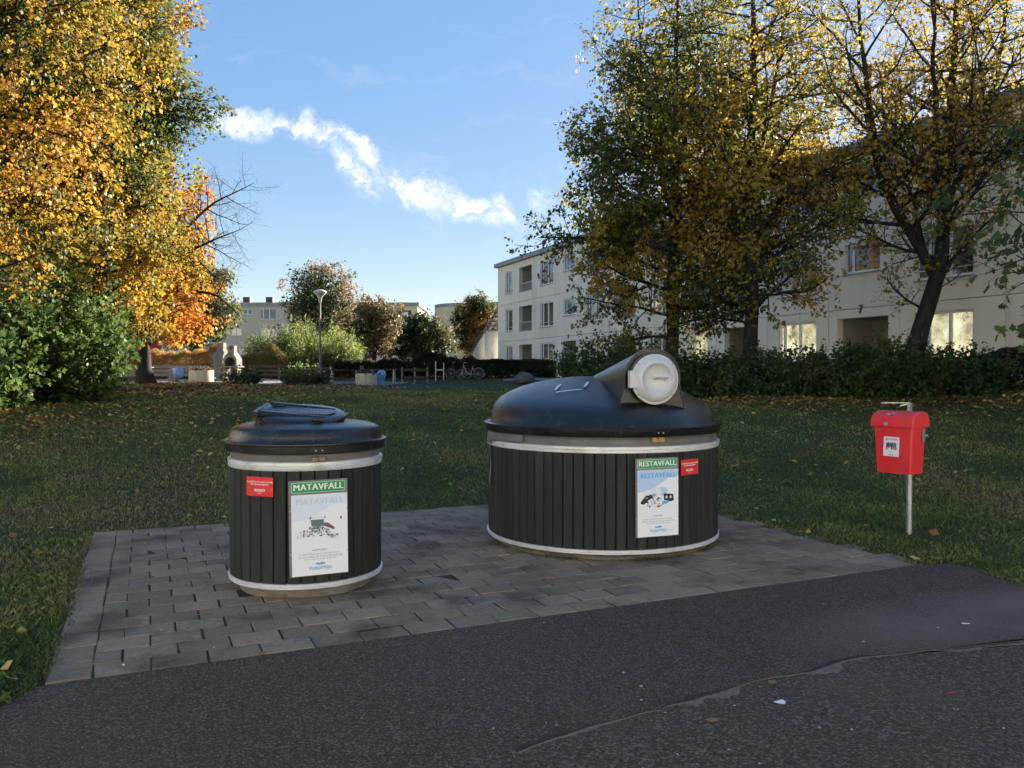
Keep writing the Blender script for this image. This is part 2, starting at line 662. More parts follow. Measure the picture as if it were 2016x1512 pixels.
M['glass'] = mirror_glass()
M['roof_metal'] = mk('roof_metal', (.17, .19, .21), (.24, .26, .28), 2, .5, metal=.3)
M['iron_black'] = mk('iron_black', (.02, .02, .02), rough=.5)
M['wood_dark'] = mk('wood_dark', (.045, .034, .026), (.085, .068, .052), 10, .75, .3, 60)
M['wood_grey'] = mk('wood_grey', (.22, .20, .17), (.34, .31, .27), 10, .8, .3, 60)
M['wood_pale'] = mk('wood_pale', (.50, .43, .31), (.60, .53, .40), 9, .75)
M['board_white'] = mk('board_white', (.62, .61, .57), (.70, .69, .65), 5, .7, c3=(.38, .36, .32), s3=2.5, t3=(.6, .8))
M['planter'] = mk('planter_concrete', (.52, .46, .33), (.60, .54, .41), 4, .9, .3, 40, c3=(.32, .28, .20), s3=2.2, t3=(.6, .85))
M['sign_maroon'] = mk('sign_maroon', (.22, .012, .05), rough=.5)
M['bag_blue'] = mk('bag_blue', (.10, .24, .62), (.30, .45, .78), 9, .4)
M['lamp_head'] = mk('lamp_head', (.58, .55, .48), (.66, .63, .56), 5, .5)
M['lamp_pole'] = mk('lamp_pole', (.10, .10, .095), (.16, .155, .145), 5, .5, metal=.4)
M['bike_paint'] = mk('bike_paint', (.34, .32, .36), (.42, .40, .44), 6, .35, metal=.3)
M['rubber'] = mk('rubber', (.012, .012, .012), rough=.8)
M['stone'] = mk('stone', (.09, .08, .065), (.17, .155, .125), 5, .95, .8, 30, c3=(.06, .07, .03), s3=3, t3=(.55, .7))
M['paper'] = mk('paper', (.78, .78, .80), rough=.7)
M['curtain'] = mk('curtain', (.5, .46, .36), (.36, .33, .26), 3, .9)
M['green_box'] = mk('green_box', (.06, .12, .07), rough=.6)


streaks(M['lid'], (.06, .059, .057), .4, (10, 10, 2.0))
streaks(M['plank'], (.05, .049, .046), .55, (22, 22, 1.6))
streaks(M['alu'], (.30, .28, .25), .6, (9, 9, 30), .54, .7)
streaks(M['plinth'], (.07, .065, .05), .8, (7, 7, 12), .48, .66)
streaks(M['wall'], (.42, .41, .36), .5, (1.6, 1.6, .22), .52, .74)
streaks(M['wall_far'], (.30, .29, .25), .5, (.8, .8, .2), .52, .74)
streaks(M['red_plastic'], (.42, .10, .09), .45, (16, 16, 2.5), .52, .72)
streaks(M['greyplastic'], (.22, .20, .17), .5, (18, 18, 5), .55, .72)
streaks(M['concrete'], (.05, .045, .04), .7, (4, 4, 1.0), .5, .7)
streaks(M['planter'], (.25, .23, .17), .6, (5, 5, .9), .5, .7)


def litmat():
    """curtain with the sun of the far side of the house shining through it: a lit window"""
    m, nt, out = newmat('lit_curtain')
    N, L = nt.nodes.new, nt.links.new
    geo = N('ShaderNodeNewGeometry')
    n = N('ShaderNodeTexNoise')
    n.inputs['Scale'].default_value = 1.6
    n.inputs['Detail'].default_value = 7
    n.inputs['Roughness'].default_value = .65
    L(geo.outputs['Position'], n.inputs['Vector'])
    r = N('ShaderNodeValToRGB')
    e = r.color_ramp.elements
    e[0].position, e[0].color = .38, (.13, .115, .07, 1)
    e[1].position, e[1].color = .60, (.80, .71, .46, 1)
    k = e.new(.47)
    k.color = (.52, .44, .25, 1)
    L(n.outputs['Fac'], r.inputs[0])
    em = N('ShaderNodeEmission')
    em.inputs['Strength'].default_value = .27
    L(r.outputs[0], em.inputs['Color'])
    L(em.outputs[0], out.inputs['Surface'])
    return m


M['lit'] = litmat()


def clear_glass():
    m, nt, out = newmat('clear_glass')
    N, L = nt.nodes.new, nt.links.new
    t = N('ShaderNodeBsdfTransparent')
    t.inputs[0].default_value = (.85, .88, .88, 1)
    g = N('ShaderNodeBsdfGlossy')
    g.inputs['Roughness'].default_value = .02
    f = N('ShaderNodeLayerWeight')
    f.inputs['Blend'].default_value = .5
    pw = N('ShaderNodeMath')
    pw.operation = 'POWER'
    L(f.outputs['Facing'], pw.inputs[0])
    pw.inputs[1].default_value = 3.0
    mr = N('ShaderNodeMapRange')
    mr.inputs['To Min'].default_value = .05
    mr.inputs['To Max'].default_value = .8
    L(pw.outputs[0], mr.inputs['Value'])
    mx = N('ShaderNodeMixShader')
    L(mr.outputs[0], mx.inputs[0])
    L(t.outputs[0], mx.inputs[1])
    L(g.outputs[0], mx.inputs[2])
    L(mx.outputs[0], out.inputs['Surface'])
    return m


M['clear_glass'] = clear_glass()

# ------------------------------------------------------------------ plants: branching and leaves
LEAF = {
    'round': (np.array([(0, 0, 0), (.34, .42, .09), (.76, .36, .09), (1, 0, -.05), (.76, -.36, .09), (.34, -.42, .09)]), np.array([(0, 1, 2, 3), (0, 3, 4, 5)])),
    'diamond': (np.array([(0, 0, 0), (.44, .43, .09), (1, 0, -.04), (.44, -.43, .09)]), np.array([(0, 1, 2, 3)])),
    'narrow': (np.array([(0, 0, 0), (.4, .10, .02), (1, 0, 0), (.4, -.10, .02)]), np.array([(0, 1, 2, 3)])),
    'lobed': (np.array([(0, 0, 0), (.05, .5, .06), (.40, .34, .04), (.62, .52, .08), (.64, .2, .02), (1, 0, -.08),
                        (.64, -.2, .02), (.62, -.52, .08), (.40, -.34, .04), (.05, -.5, .06)]),
              np.array([(0, 1, 2, 4), (2, 3, 4, 4), (0, 4, 5, 6), (0, 6, 8, 9), (6, 7, 8, 8)])),
}


def unit(a): return a / np.maximum(np.linalg.norm(a, axis=-1, keepdims=True), 1e-9)


def leaf_cloud(P, axis, nrm, size, tint, shape='round'):
    T, F = LEAF[shape]
    n, k = len(P), len(T)
    a = unit(axis)
    nn = unit(nrm - a * np.sum(nrm * a, 1, keepdims=True))
    b = np.cross(nn, a)
    V = P[:, None, :] + size[:, None, None] * (T[None, :, 0, None] * a[:, None, :] + T[None, :, 1, None] * b[:, None, :] + T[None, :, 2, None] * nn[:, None, :])
    Ft = [f for f in F]
    tri = np.array([f[:3] for f in Ft if f[2] == f[3]], dtype=int).reshape(-1, 3)
    quad = np.array([f for f in Ft if f[2] != f[3]], dtype=int).reshape(-1, 4)
    off = (np.arange(n) * k)[:, None, None]
    Fs = [(quad[None] + off).reshape(-1, 4)]
    if len(tri): Fs.append((tri[None] + off).reshape(-1, 3))
    return V.reshape(-1, 3), Fs, np.repeat(tint, k, axis=0)


def leaves_obj(name, P, axis, nrm, size, tint, mat, parent, shape='round', kind='stuff'):
    V, F, t = leaf_cloud(P, axis, nrm, size, tint, shape)
    return link(name, np_mesh(name, V, F, mat, t), parent, kind=kind)


def tubes(P, Rd, sides):
    """P (B,K,3) paths, Rd (B,K) radii -> verts, quads"""
    B, K, _ = P.shape
    d = np.empty_like(P)
    d[:, 1:-1] = P[:, 2:] - P[:, :-2]
    d[:, 0] = P[:, 1] - P[:, 0]
    d[:, -1] = P[:, -1] - P[:, -2]
    d = unit(d)
    ref = np.where(np.abs(d[:, :1, 2:3]) > .9, np.array([1., 0, 0]), np.array([0, 0, 1.]))
    x = unit(np.cross(d, np.broadcast_to(ref, d.shape)))
    y = np.cross(d, x)
    ang = np.arange(sides) * 2 * PI / sides
    V = P[:, :, None, :] + Rd[:, :, None, None] * (np.cos(ang)[None, None, :, None] * x[:, :, None, :] + np.sin(ang)[None, None, :, None] * y[:, :, None, :])
    b = (np.arange(B) * K * sides)[:, None, None]
    i = (np.arange(K - 1) * sides)[None, :, None]
    s = np.arange(sides)[None, None, :]
    s2 = (s + 1) % sides
    F = np.stack([b + i + s, b + i + s2, b + i + sides + s2, b + i + sides + s], -1).reshape(-1, 4)
    return V.reshape(-1, 3), F


class Tubes:
    def __init__(s): s.V, s.F, s.n = [], [], 0

    def add(s, P, Rd, sides):
        V, F = tubes(P, Rd, sides)
        s.V.append(V)
        s.F.append(F + s.n)
        s.n += len(V)

    def obj(s, name, mat, parent, kind=None):
        return link(name, np_mesh(name, np.concatenate(s.V), np.concatenate(s.F), mat, smooth=True), parent, kind=kind)


def sample(P, t):
    """P (B,K,3), t (B,) in 0..1 -> point and tangent"""
    K = P.shape[1]
    f = np.clip(t, 0, .9999) * (K - 1)
    i = f.astype(int)
    w = (f - i)[:, None]
    r = np.arange(len(P))
    a, b = P[r, i], P[r, i + 1]
    return a * (1 - w) + b * w, unit(b - a)


def sprout(P, n, tr, ang, length, K, up=0.0, wig=.18, rng=RNG, spread=None, flat=0.0):
    """n children per path of P; returns child paths, parent index, parameter t"""
    B = len(P)
    n = np.broadcast_to(np.asarray(n), (B,)).astype(int)
    idx = np.repeat(np.arange(B), n)
    m = len(idx)
    order = np.concatenate([np.arange(k) for k in n]) if m else np.zeros(0)
    t = tr[0] + (tr[1] - tr[0]) * (order + rng.random(m)) / np.maximum(n[idx], 1)
    p0, tan = sample(P[idx], t)
    az = order * 2.399963 + rng.random(m) * 1.0 + idx * 1.7
    ref = np.where(np.abs(tan[:, 2:3]) > .95, np.array([1., 0, 0]), np.array([0, 0, 1.]))
    x = unit(np.cross(tan, ref))
    y = np.cross(tan, x)
    a = R(1) * (ang[0] + ang[1] * rng.standard_normal(m))
    pp = np.cos(az)[:, None] * x + np.sin(az)[:, None] * y
    pp[:, 2] *= (1 - flat)
    d = np.cos(a)[:, None] * tan + np.sin(a)[:, None] * unit(pp)
    L = length(p0, t, idx, d) if callable(length) else length * (0.6 + .8 * rng.random(m))
    out = np.empty((m, K, 3))
    out[:, 0] = p0
    d = unit(d)
    for k in range(1, K):
        d = unit(d + np.array([0, 0, up / K]) + wig * rng.standard_normal((m, 3)) / math.sqrt(K))
        out[:, k] = out[:, k - 1] + d * (L / (K - 1))[:, None]
    return out, idx, t


def resample(poly, K):
    poly = np.array(poly, dtype=float)
    s = np.concatenate([[0], np.cumsum(np.linalg.norm(np.diff(poly[:, :3], axis=0), axis=1))])
    q = np.linspace(0, s[-1], K)
    return np.stack([np.interp(q, s, poly[:, c]) for c in range(poly.shape[1])], 1)


def palette(P, cols, freq, bias=0.0, seed=0, jitter=.22, rng=RNG, amp=1.0, extra=0.0):
    """per-leaf own colour: a walk through cols by noise over the crown, with leaf-to-leaf scatter"""
    cols = np.array(cols)
    g = .65 * vnoise(P, freq, seed) + .35 * vnoise(P, freq * 3.1, seed + 5)
    g = np.clip((g - .5) * 2.3 * amp + .5 + bias + extra + jitter * rng.standard_normal(len(P)), 0, .9999) * (len(cols) - 1)
    i = g.astype(int)
    w = (g - i)[:, None]
    c = cols[i] * (1 - w) + cols[i + 1] * w
    return c * (0.82 + .36 * rng.random((len(P), 1)))


def make_tree(name, label, cat, group, base, leaders, crown, n1, n2, n3, nleaf, leaf, cols, pfreq=.5, bias=0, shape='round', mat='leaf', bark='bark',
              seed=1, ang1=(62, 12), up1=.5, l2=.42, l3=.42, lower=(0., 1.), droop=.5, trunk_sides=12, keep=None, up2=.15, twigs=1.0):
    """leaders: list of polylines (x,y,z,r) relative to base, the first is the trunk. crown: list of (z, radius)"""
    rng = np.random.default_rng(seed)
    root = empty(name, base, 0, label, cat, group)
    tr = Tubes()
    br = Tubes()
    cz = np.array([c[0] for c in crown])
    cr = np.array([c[1] for c in crown])
    Ls = [resample(l, 16) for l in leaders]
    for k, l in enumerate(Ls):
        l[1:, :2] += .03 * rng.standard_normal((15, 2)) * (l[1:, 3:4] > .02)
        r = l[:, 3].copy()
        if k == 0:
            r[0] *= 1.45
            r[1] *= 1.08
        tr.add(l[None, :, :3], r[None], trunk_sides)
    LP = np.stack([l[:, :3] for l in Ls])
    LR = np.stack([l[:, 3] for l in Ls])
    n1s = np.array([max(4, int(n1 * (l[-1, 2] - max(l[0, 2], cz[0])) / sum(m[-1, 2] - max(m[0, 2], cz[0]) for m in Ls))) for l in Ls])
    c1, i1, t1 = [], [], []
    for k in range(len(Ls)):
        z0, z1 = LP[k, 0, 2], LP[k, -1, 2]
        t0 = max(0.02, (cz[0] - z0) / (z1 - z0)) if cz[0] > z0 else .05

        def ln(p0, t, idx, d):
            return np.interp(p0[:, 2], cz, cr) * (.82 + .3 * rng.random(len(p0)))
        c, _, t = sprout(LP[k:k + 1], [n1s[k]], (t0, .99), ang1, ln, 8, up=up1, wig=.28, rng=rng)
        c1.append(c)
        i1.append(np.full(len(c), k))
        t1.append(t)
    c1, i1, t1 = np.concatenate(c1), np.concatenate(i1), np.concatenate(t1)
    pr = np.array([np.interp(t, np.linspace(0, 1, 16), LR[i]) for t, i in zip(t1, i1)])
    len1 = np.linalg.norm(np.diff(c1, axis=1), axis=2).sum(1)
    r1 = np.minimum(pr * .62, .012 + len1 * .0135)
    br.add(c1, r1[:, None] * np.linspace(1, .22, 8)[None], 6)
    nn2 = np.maximum(2, np.round(n2 * len1 / max(len1.mean(), .1))).astype(int)
    c2, i2, t2 = sprout(c1, nn2, (.18, .98), (48, 14), lambda p, t, i, d: np.clip(len1[i] * l2 * (1.15 - .75 * t), .25, 2.2) * (.6 + .8 * rng.random(len(p))), 6, up=up2, wig=.32, rng=rng)
    r2 = np.maximum(r1[i2] * .42 * (1 - .5 * t2), .0035)
    br.add(c2, r2[:, None] * np.linspace(1, .35, 6)[None], 4)
    len2 = np.linalg.norm(np.diff(c2, axis=1), axis=2).sum(1)
    nn3 = np.maximum(1, np.round(n3 * len2 / max(len2.mean(), .1))).astype(int)
    c3, i3, t3 = sprout(c2, nn3, (.15, 1.0), (45, 16), l3, 4, up=-.1, wig=.35, rng=rng)
    tw = rng.random(len(c3)) < twigs
    if tw.any():
        br.add(c3[tw][:, ::3] if twigs < .5 else c3[tw][:, [0, 1, 3]], np.maximum(r2[i3[tw]] * .5, .0022)[:, None] * np.linspace(1, .5, 2 if twigs < .5 else 3)[None], 3)
    tr.obj('trunk', M[bark], root)
    br.obj('branches', M[bark], root)
    # leaves sit on the twigs
    tips = np.concatenate([c3, c2[:, -4:]])
    m = len(tips)
    lm = np.maximum(0, np.round(nleaf * (.5 + rng.random(m)))).astype(int)
    if keep is not None:
        lm = (lm * keep(tips[:, -1] + np.array(base))).astype(int)
    idx = np.repeat(np.arange(m), lm)
    t = .25 + .75 * rng.random(len(idx)) ** .6
    p, tan = sample(tips[idx], t)
    hang = rng.standard_normal((m, 3)) * .55
    cen = np.array([0, 0, cz.mean()])
    outw = unit((p - cen) * [1, 1, .55])
    axis = tan * .6 + hang[idx] + rng.standard_normal((len(idx), 3)) * .45 + np.array([0, 0, -droop])
    nrm = outw * .75 + hang[idx][:, ::-1] * .5 + rng.standard_normal((len(idx), 3)) * .42 + np.array([0, 0, .5])
    sz = leaf * (.45 + .85 * rng.random(len(idx)))
    p = p + rng.standard_normal(p.shape) * leaf * .45
    tj = rng.standard_normal(m)
    tint = palette(p + np.array(base), cols, pfreq, bias, seed, rng=rng, jitter=.11, extra=.14 * tj[idx])
    leaves_obj('crown', p, axis, nrm, sz, tint, M[mat], root, shape)
    return root


def make_shrub(name, label, cat, group, base, rad, height, nstem, n2, nleaf, leaf, cols, shape='round', mat='leaf_waxy', seed=1, pfreq=1.2, bias=0, lean=45,
               l2=.45, flat=1.0, upb=.6, rz=0.0, droop=.45, sprd=1.0):
    """a clump of stems (stems part) under its own leaves (foliage part). rad = (rx, ry)"""
    rng = np.random.default_rng(seed)
    root = empty(name, base, rz, label, cat, group)
    K = 7
    a = rng.random(nstem) * 2 * PI
    q = np.sqrt(rng.random(nstem))
    p0 = np.stack([q * np.cos(a) * rad[0] * .78, q * np.sin(a) * rad[1] * .78, np.full(nstem, -.03)], 1)
    d = np.stack([np.cos(a) * q * math.tan(R(lean)) * sprd, np.sin(a) * q * math.tan(R(lean)) * sprd * min(1, rad[1] / rad[0] + .3), np.ones(nstem)], 1)
    d = unit(d + .2 * rng.standard_normal((nstem, 3)))
    prof = np.sqrt(np.maximum(1 - (q * .8) ** 2, .15))
    L = height * prof * (.62 + .46 * rng.random(nstem))
    P = np.empty((nstem, K, 3))
    P[:, 0] = p0
    for k in range(1, K):
        d = unit(d + np.array([0, 0, upb / K]) + .2 * rng.standard_normal((nstem, 3)) / math.sqrt(K))
        P[:, k] = P[:, k - 1] + d * (L / (K - 1))[:, None]
    tb = Tubes()
    tb.add(P[:, ::2], (.006 + .006 * L)[:, None] * np.linspace(1, .3, 4)[None], 3)
    c2, i2, t2 = sprout(P, n2, (.06, 1.0), (52, 18), lambda p, t, i, dd: l2 * (.5 + rng.random(len(p))), 4, up=.1, wig=.35, rng=rng)
    tb.add(c2[::2, ::3], np.full((len(c2[::2]), 2), .004), 3)
    tb.obj('stems', M['bark'], root, kind='stuff')
    allp = np.concatenate([c2, P[:, -4:]])
    idx = np.repeat(np.arange(len(allp)), np.maximum(1, np.round(nleaf * (.5 + rng.random(len(allp))))).astype(int))
    p, tan = sample(allp[idx], rng.random(len(idx)) ** .8)
    p = p + rng.standard_normal(p.shape) * leaf * .4
    p[:, 2] = np.maximum(p[:, 2], .03)
    axis = tan * .4 + rng.standard_normal(p.shape) * .7 + np.array([0, 0, -droop])
    nrm = rng.standard_normal(p.shape) * .7 + np.array([0, 0, .7])
    tint = palette(p + np.array(base), cols, pfreq, bias, seed, rng=rng)
    leaves_obj('foliage', p, axis, nrm, leaf * (.6 + .7 * rng.random(len(idx))), tint, M[mat], root, shape)
    return root


def make_hedge(name, label, cat, group, a, b, width, height, nleaf, leaf, cols, seed=1, shape='diamond', mat='leaf_waxy', wob=.18, bias=0, pfreq=.9):
    """clipped hedge from a to b on the ground"""
    rng = np.random.default_rng(seed)
    a, b = np.array(a, dtype=float), np.array(b, dtype=float)
    mid = (a + b) / 2
    base = np.array([mid[0], mid[1], gzf(*mid)])
    root = empty(name, base, 0, label, cat, group)
    L = np.linalg.norm(b - a)
    d = (b - a) / L
    n = np.array([-d[1], d[0]])
    m = nleaf
    s = (rng.random(m) - .5) * L
    # more leaves near the outer faces than inside
    w = np.sign(rng.random(m) - .5) * (1 - rng.random(m) ** 2 * .8) * width / 2
    h = rng.random(m) ** .75
    top = rng.random(m) < .35
    w = np.where(top, (rng.random(m) - .5) * width, w)
    Q = np.stack([s, w, h], 1)
    loc = height * (1 + wob * (vnoise(np.stack([s, w * 0, s * 0], 1) + 50, .9, seed) - .5) * 2 + .5 * wob * (vnoise(np.stack([s, w, s * 0], 1) + 90, 3.2, seed) - .5) * 2)
    edge = np.clip((L / 2 - np.abs(s)) / .5, 0, 1)
    loc = loc * (.72 + .28 * np.sqrt(edge))
    z = np.where(top, loc * (1 - .12 * rng.random(m)), h * loc)
    rr = 1 - .25 * (z / height) ** 4
    xy = d[None] * s[:, None] + n[None] * (w * rr)[:, None]
    P = np.concatenate([xy, z[:, None]], 1)
    P[:, 2] += gz(P[:, 0] + mid[0], P[:, 1] + mid[1]) - base[2]
    tb = Tubes()
    k = int(L * 14)
    ss = (rng.random(k) - .5) * L
    ww = (rng.random(k) - .5) * width * .8
    st = np.zeros((k, 4, 3))
    for j, tt in enumerate(np.linspace(0, .88, 4)):
        st[:, j, :2] = d[None] * ss[:, None] + n[None] * ww[:, None] + rng.standard_normal((k, 2)) * .08 * tt
        st[:, j, 2] = tt * height * (.8 + .3 * rng.random(k)) - .02
    tb.add(st, np.full((k, 4), .010), 4)
    tb.obj('stems', M['bark'], root, kind='stuff')
    axis = rng.standard_normal(P.shape) * .8 + np.array([0, 0, .1])
    nrm = rng.standard_normal(P.shape) * .7 + np.concatenate([xy * .3, np.full((m, 1), .5)], 1)
    tint = palette(P + base, cols, pfreq, bias, seed, rng=rng)
    leaves_obj('foliage', P, axis, nrm, leaf * (.6 + .7 * rng.random(m)), tint, M[mat], root, shape)
    return root


def text_mesh(body, size, mat, bold=0.0, extrude=.0006, align='CENTER', font_scale_x=1.0):
    cu = bpy.data.curves.new('lettering', 'FONT')
    cu.body = body
    cu.size = size
    cu.align_x = align
    cu.align_y = 'CENTER'
    cu.extrude = extrude
    cu.resolution_u = 2
    cu.space_line = .95
    cu.space_character = 1.06
    o = bpy.data.objects.new('lettering', cu)
    COL.objects.link(o)
    dg = bpy.context.evaluated_depsgraph_get()
    me = bpy.data.meshes.new_from_object(o.evaluated_get(dg))
    bpy.data.objects.remove(o)
    bpy.data.curves.remove(cu)
    if bold > 0:
        nv = len(me.vertices)
        V0 = np.empty(nv * 3, dtype=np.float32)
        me.vertices.foreach_get('co', V0)
        V0 = V0.reshape(-1, 3)
        F0 = [tuple(p.vertices) for p in me.polygons]
        Vs, Fs = [], []
        for k, dx in enumerate((-bold, 0, bold)):
            Vs.append(V0 + np.array([dx, 0, .00012 * k]))
            Fs += [tuple(i + k * nv for i in f) for f in F0]
        me = bpy.data.meshes.new('lettering')
        me.from_pydata(np.concatenate(Vs).tolist(), [], Fs)
    me.materials.clear()
    me.materials.append(mat)
    if font_scale_x != 1.0:
        me.transform(Matrix.Diagonal((font_scale_x, 1, 1, 1)))
    return me

# ------------------------------------------------------------------ setting: ground, asphalt, paved pad
PO = np.array([-2.31, 3.98])             # front left corner of the paved pad
PA = R(24.26)
PU = np.array([math.cos(PA), math.sin(PA)])
PV = np.array([-math.sin(PA), math.cos(PA)])
PW, PD = 6.11, 4.18                      # pad width and depth


def pad_ab(X, Y):
    dx, dy = np.asarray(X) - PO[0], np.asarray(Y) - PO[1]
    return dx * PU[0] + dy * PU[1], dx * PV[0] + dy * PV[1]


LEFT_EDGE = [(-2.31, 3.98), (-2.36, 3.72), (-2.52, 3.4), (-2.8, 2.9), (-3.3, 2.0), (-4.4, -2.0), (-6, -14)]
RIGHT_EDGE = [(3.26, 6.50), (3.50, 6.53), (3.62, 6.40), (3.63, 6.12), (3.70, 5.84), (4.0, 5.45), (4.8, 5.15), (7, 5.4), (14, 6.4), (40, 9)]


def on_hard(X, Y, grow=0.0):
    a, b = pad_ab(X, Y)
    pad = (a > -grow) & (a < PW + grow) & (b > -1) & (b < PD + grow)
    lx = np.interp(Y, [p[1] for p in LEFT_EDGE][::-1], [p[0] for p in LEFT_EDGE][::-1])
    ry = np.interp(X, [p[0] for p in RIGHT_EDGE], [p[1] for p in RIGHT_EDGE])
    front = (b < 0.02) & (X > lx - grow) & ((X < 3.26) | (Y < ry + grow))
    front = front | ((X >= 3.2) & (Y < ry + grow))
    return pad | front


def axis_lines(dense, step, far, sgn=True):
    a = list(np.arange(-dense, dense + 1e-6, step))
    x = dense
    while x < far:
        x *= 1.22
        a = [-x] + a + [x]
    return np.array(a)


gx = axis_lines(26, .5, 900)
gy = np.concatenate([[-300, -120, -60, -30, -15, -6], np.arange(0, 66, .5), [68, 72, 76, 80, 85, 90, 96, 104, 120, 150, 220, 400, 900]])
GX, GY = np.meshgrid(gx, gy)
nx, ny = len(gx), len(gy)
GV = np.stack([GX.ravel(), GY.ravel(), gz(GX.ravel(), GY.ravel())], 1)
ii = (np.arange(ny - 1)[:, None] * nx + np.arange(nx - 1)[None]).ravel()
GF = np.stack([ii, ii + 1, ii + nx + 1, ii + nx], 1)
tag(link('ground', np_mesh('ground', GV, GF, M['soil_grass'], smooth=True)), kind='structure')


def slab(name, poly, z0, z1, mat):
    b = MB()
    b.prism(poly, z0, z1)
    return tag(b.build(name, mat), kind='structure')


FRONT = [tuple(PO + PU * t) for t in (2.0, 4.0)]
slab('asphalt', LEFT_EDGE[::-1] + FRONT + RIGHT_EDGE + [(40, -14)], .004, .009, M['asphalt_old'])
CR = [(9.0, 6.2), (5.5, 5.45), (4.1, 5.02)]
for px, py in [(2007, 1273), (1940, 1280), (1889, 1285), (1837, 1287), (1771, 1294), (1698, 1302), (1660, 1309), (1635, 1315), (1601, 1328), (1575, 1333), (1531, 1340), (1490, 1348),
               (1455, 1358), (1420, 1369), (1385, 1380), (1350, 1390), (1316, 1398), (1303, 1405), (1270, 1411), (1237, 1422), (1180, 1436), (1119, 1453), (1060, 1471), (1000, 1500)]:
    d = 2480 / (py - 734)
    CR.append(((px - 1008) / 1600 * d, d))
CR += [(-.5, 3.05), (-1.2, 2.7), (-2.2, 2.2)]
CR = [(x + .008 * random.uniform(-1, 1), y + .010 * random.uniform(-1, 1)) for x, y in CR]
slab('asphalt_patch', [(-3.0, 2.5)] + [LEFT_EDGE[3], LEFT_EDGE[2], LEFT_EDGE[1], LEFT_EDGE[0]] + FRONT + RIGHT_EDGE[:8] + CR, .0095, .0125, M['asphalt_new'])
rv, rf = [], []
dense = []
for (a, b) in zip(CR[2:-4], CR[3:-3]):
    for k in range(4):
        t = k / 4
        dense.append((a[0] * (1 - t) + b[0] * t, a[1] * (1 - t) + b[1] * t))
for k, (x, y) in enumerate(dense):
    w = .004 + .075 * max(0, math.sin(k * .23 + .5) * .45 + math.sin(k * .61) * .3 + random.random() * .5 - .12) * (1.0 if 8 < k < 64 else .3)
    rv += [(x + random.uniform(-.006, .006), y - .001, .0118), (x + .2 * w, y - w * .5, .0112 + .0012 * random.random()), (x + .35 * w, y - w, .0095)]
    if k:
        b = 3 * k
        rf += [(b - 3, b - 2, b + 1, b), (b - 2, b - 1, b + 2, b + 1)]
mb = MB()
mb.add(rv, rf)
tag(mb.build('crack_grit', M['sand']), kind='stuff')
rv, rf = [], []
for k, (x, y) in enumerate(dense):
    w = .004 + .05 * max(0, math.sin(k * .19 + 2.5) * .5 + random.random() * .6 - .15)
    rv += [(x + random.uniform(-.004, .004), y + .001, .0132), (x - .2 * w + random.uniform(-.006, .006), y + w, .0131)]
    if k:
        b = 2 * k
        rf += [(b - 2, b, b + 1, b - 1)]
mb = MB()
mb.add(rv, rf)
tag(mb.build('crack_edge', M['tar_dark']), kind='stuff')

# paved pad: pavers laid as parts of the pavement
pav = empty('pavement', (PO[0], PO[1], 0), PA)
pav['kind'] = 'structure'
mb = MB()
mb.box((PW / 2, PD / 2, .0005), (PW + .01, PD + .01, .016))
mb.build('joint_bed', M['joint_soil'], pav)
BINS = [(-1.516, 5.99, .50), (.845, 7.658, 1.02)]


def paver_mesh(lx, ly, seed):
    rr = random.Random(seed)
    b = MB()
    x, y, h, c = lx / 2, ly / 2, .05, .0045
    j = lambda s=.005: rr.uniform(-s, s)
    top = [(-x + c + j(), -y + c + j(), h + j(.0025)), (x - c + j(), -y + c + j(), h + j(.0025)), (x - c + j(), y - c + j(), h + j(.0025)), (-x + c + j(), y - c + j(), h + j(.0025))]
    mid = [(-x + j(.002), -y + j(.002), h - c), (x + j(.002), -y + j(.002), h - c), (x + j(.002), y + j(.002), h - c), (-x + j(.002), y + j(.002), h - c)]
    bot = [(-x, -y, 0), (x, -y, 0), (x, y, 0), (-x, y, 0)]
    V = bot + mid + top
    F = [(8, 9, 10, 11)]
    for r in (0, 4):
        F += [(r + k, r + (k + 1) % 4, r + 4 + (k + 1) % 4, r + 4 + k) for k in range(4)]
    b.add(V, F)
    return b.mesh('paver', M['paver'])


PX, PY, GAP = .280, .209, .0095
pm_full = [paver_mesh(PX - GAP, PY - GAP, k) for k in range(5)]
pm_half = [paver_mesh(PX / 2 - GAP, PY - GAP, 20 + k) for k in range(3)]
pm_edge = [paver_mesh(PY - GAP, PX - GAP, 40 + k) for k in range(3)]
slots = []
k = 0
b0 = PX / 2
while b0 < PD - .05:
    slots.append((PY / 2 + .003, b0, 2))
    b0 += PX
for r in range(int(PD / PY)):
    y = PY * (r + .5)
    x = PY
    if r % 2:
        slots.append((x + PX / 4, y, 1))
        x += PX / 2
    while x + PX * .45 < PW:
        slots.append((x + PX / 2, y, 0))
        x += PX
seen, hid = [], []
for a, b, kk in slots:
    w = PO + PU * a + PV * b
    skip = False
    behind = False
    for bx, by, br in BINS:
        c = np.array([bx, by])
        if np.hypot(*(w - c)) < br - .1: skip = True
        s = w - c
        cd = c / np.hypot(*c)
        along, across = s @ cd, abs(s @ np.array([-cd[1], cd[0]]))
        if along > 0 and across < (br - .18): behind = True
    if skip: continue
    (hid if behind else seen).append((a, b, kk, np.hypot(*w)))
seen.sort(key=lambda s: s[3])
hid += seen[298:]
for n, (a, b, kk, _) in enumerate(seen[:298]):
    me = random.choice((pm_full, pm_half, pm_edge)[kk])
    link('paver', me, pav, (a + random.uniform(-.004, .004), b + random.uniform(-.003, .003), -.0355 + random.uniform(-.003, .003)),
         (random.gauss(0, .009), random.gauss(0, .009), random.gauss(0, .011)))
mb = MB()
for a, b, kk, _ in hid:
    me = (pm_full, pm_half, pm_edge)[kk][0]
    mb.add([v.co for v in me.vertices], [tuple(p.vertices) for p in me.polygons], Matrix.Translation((a, b, -.0355 + random.uniform(-.003, .003))))
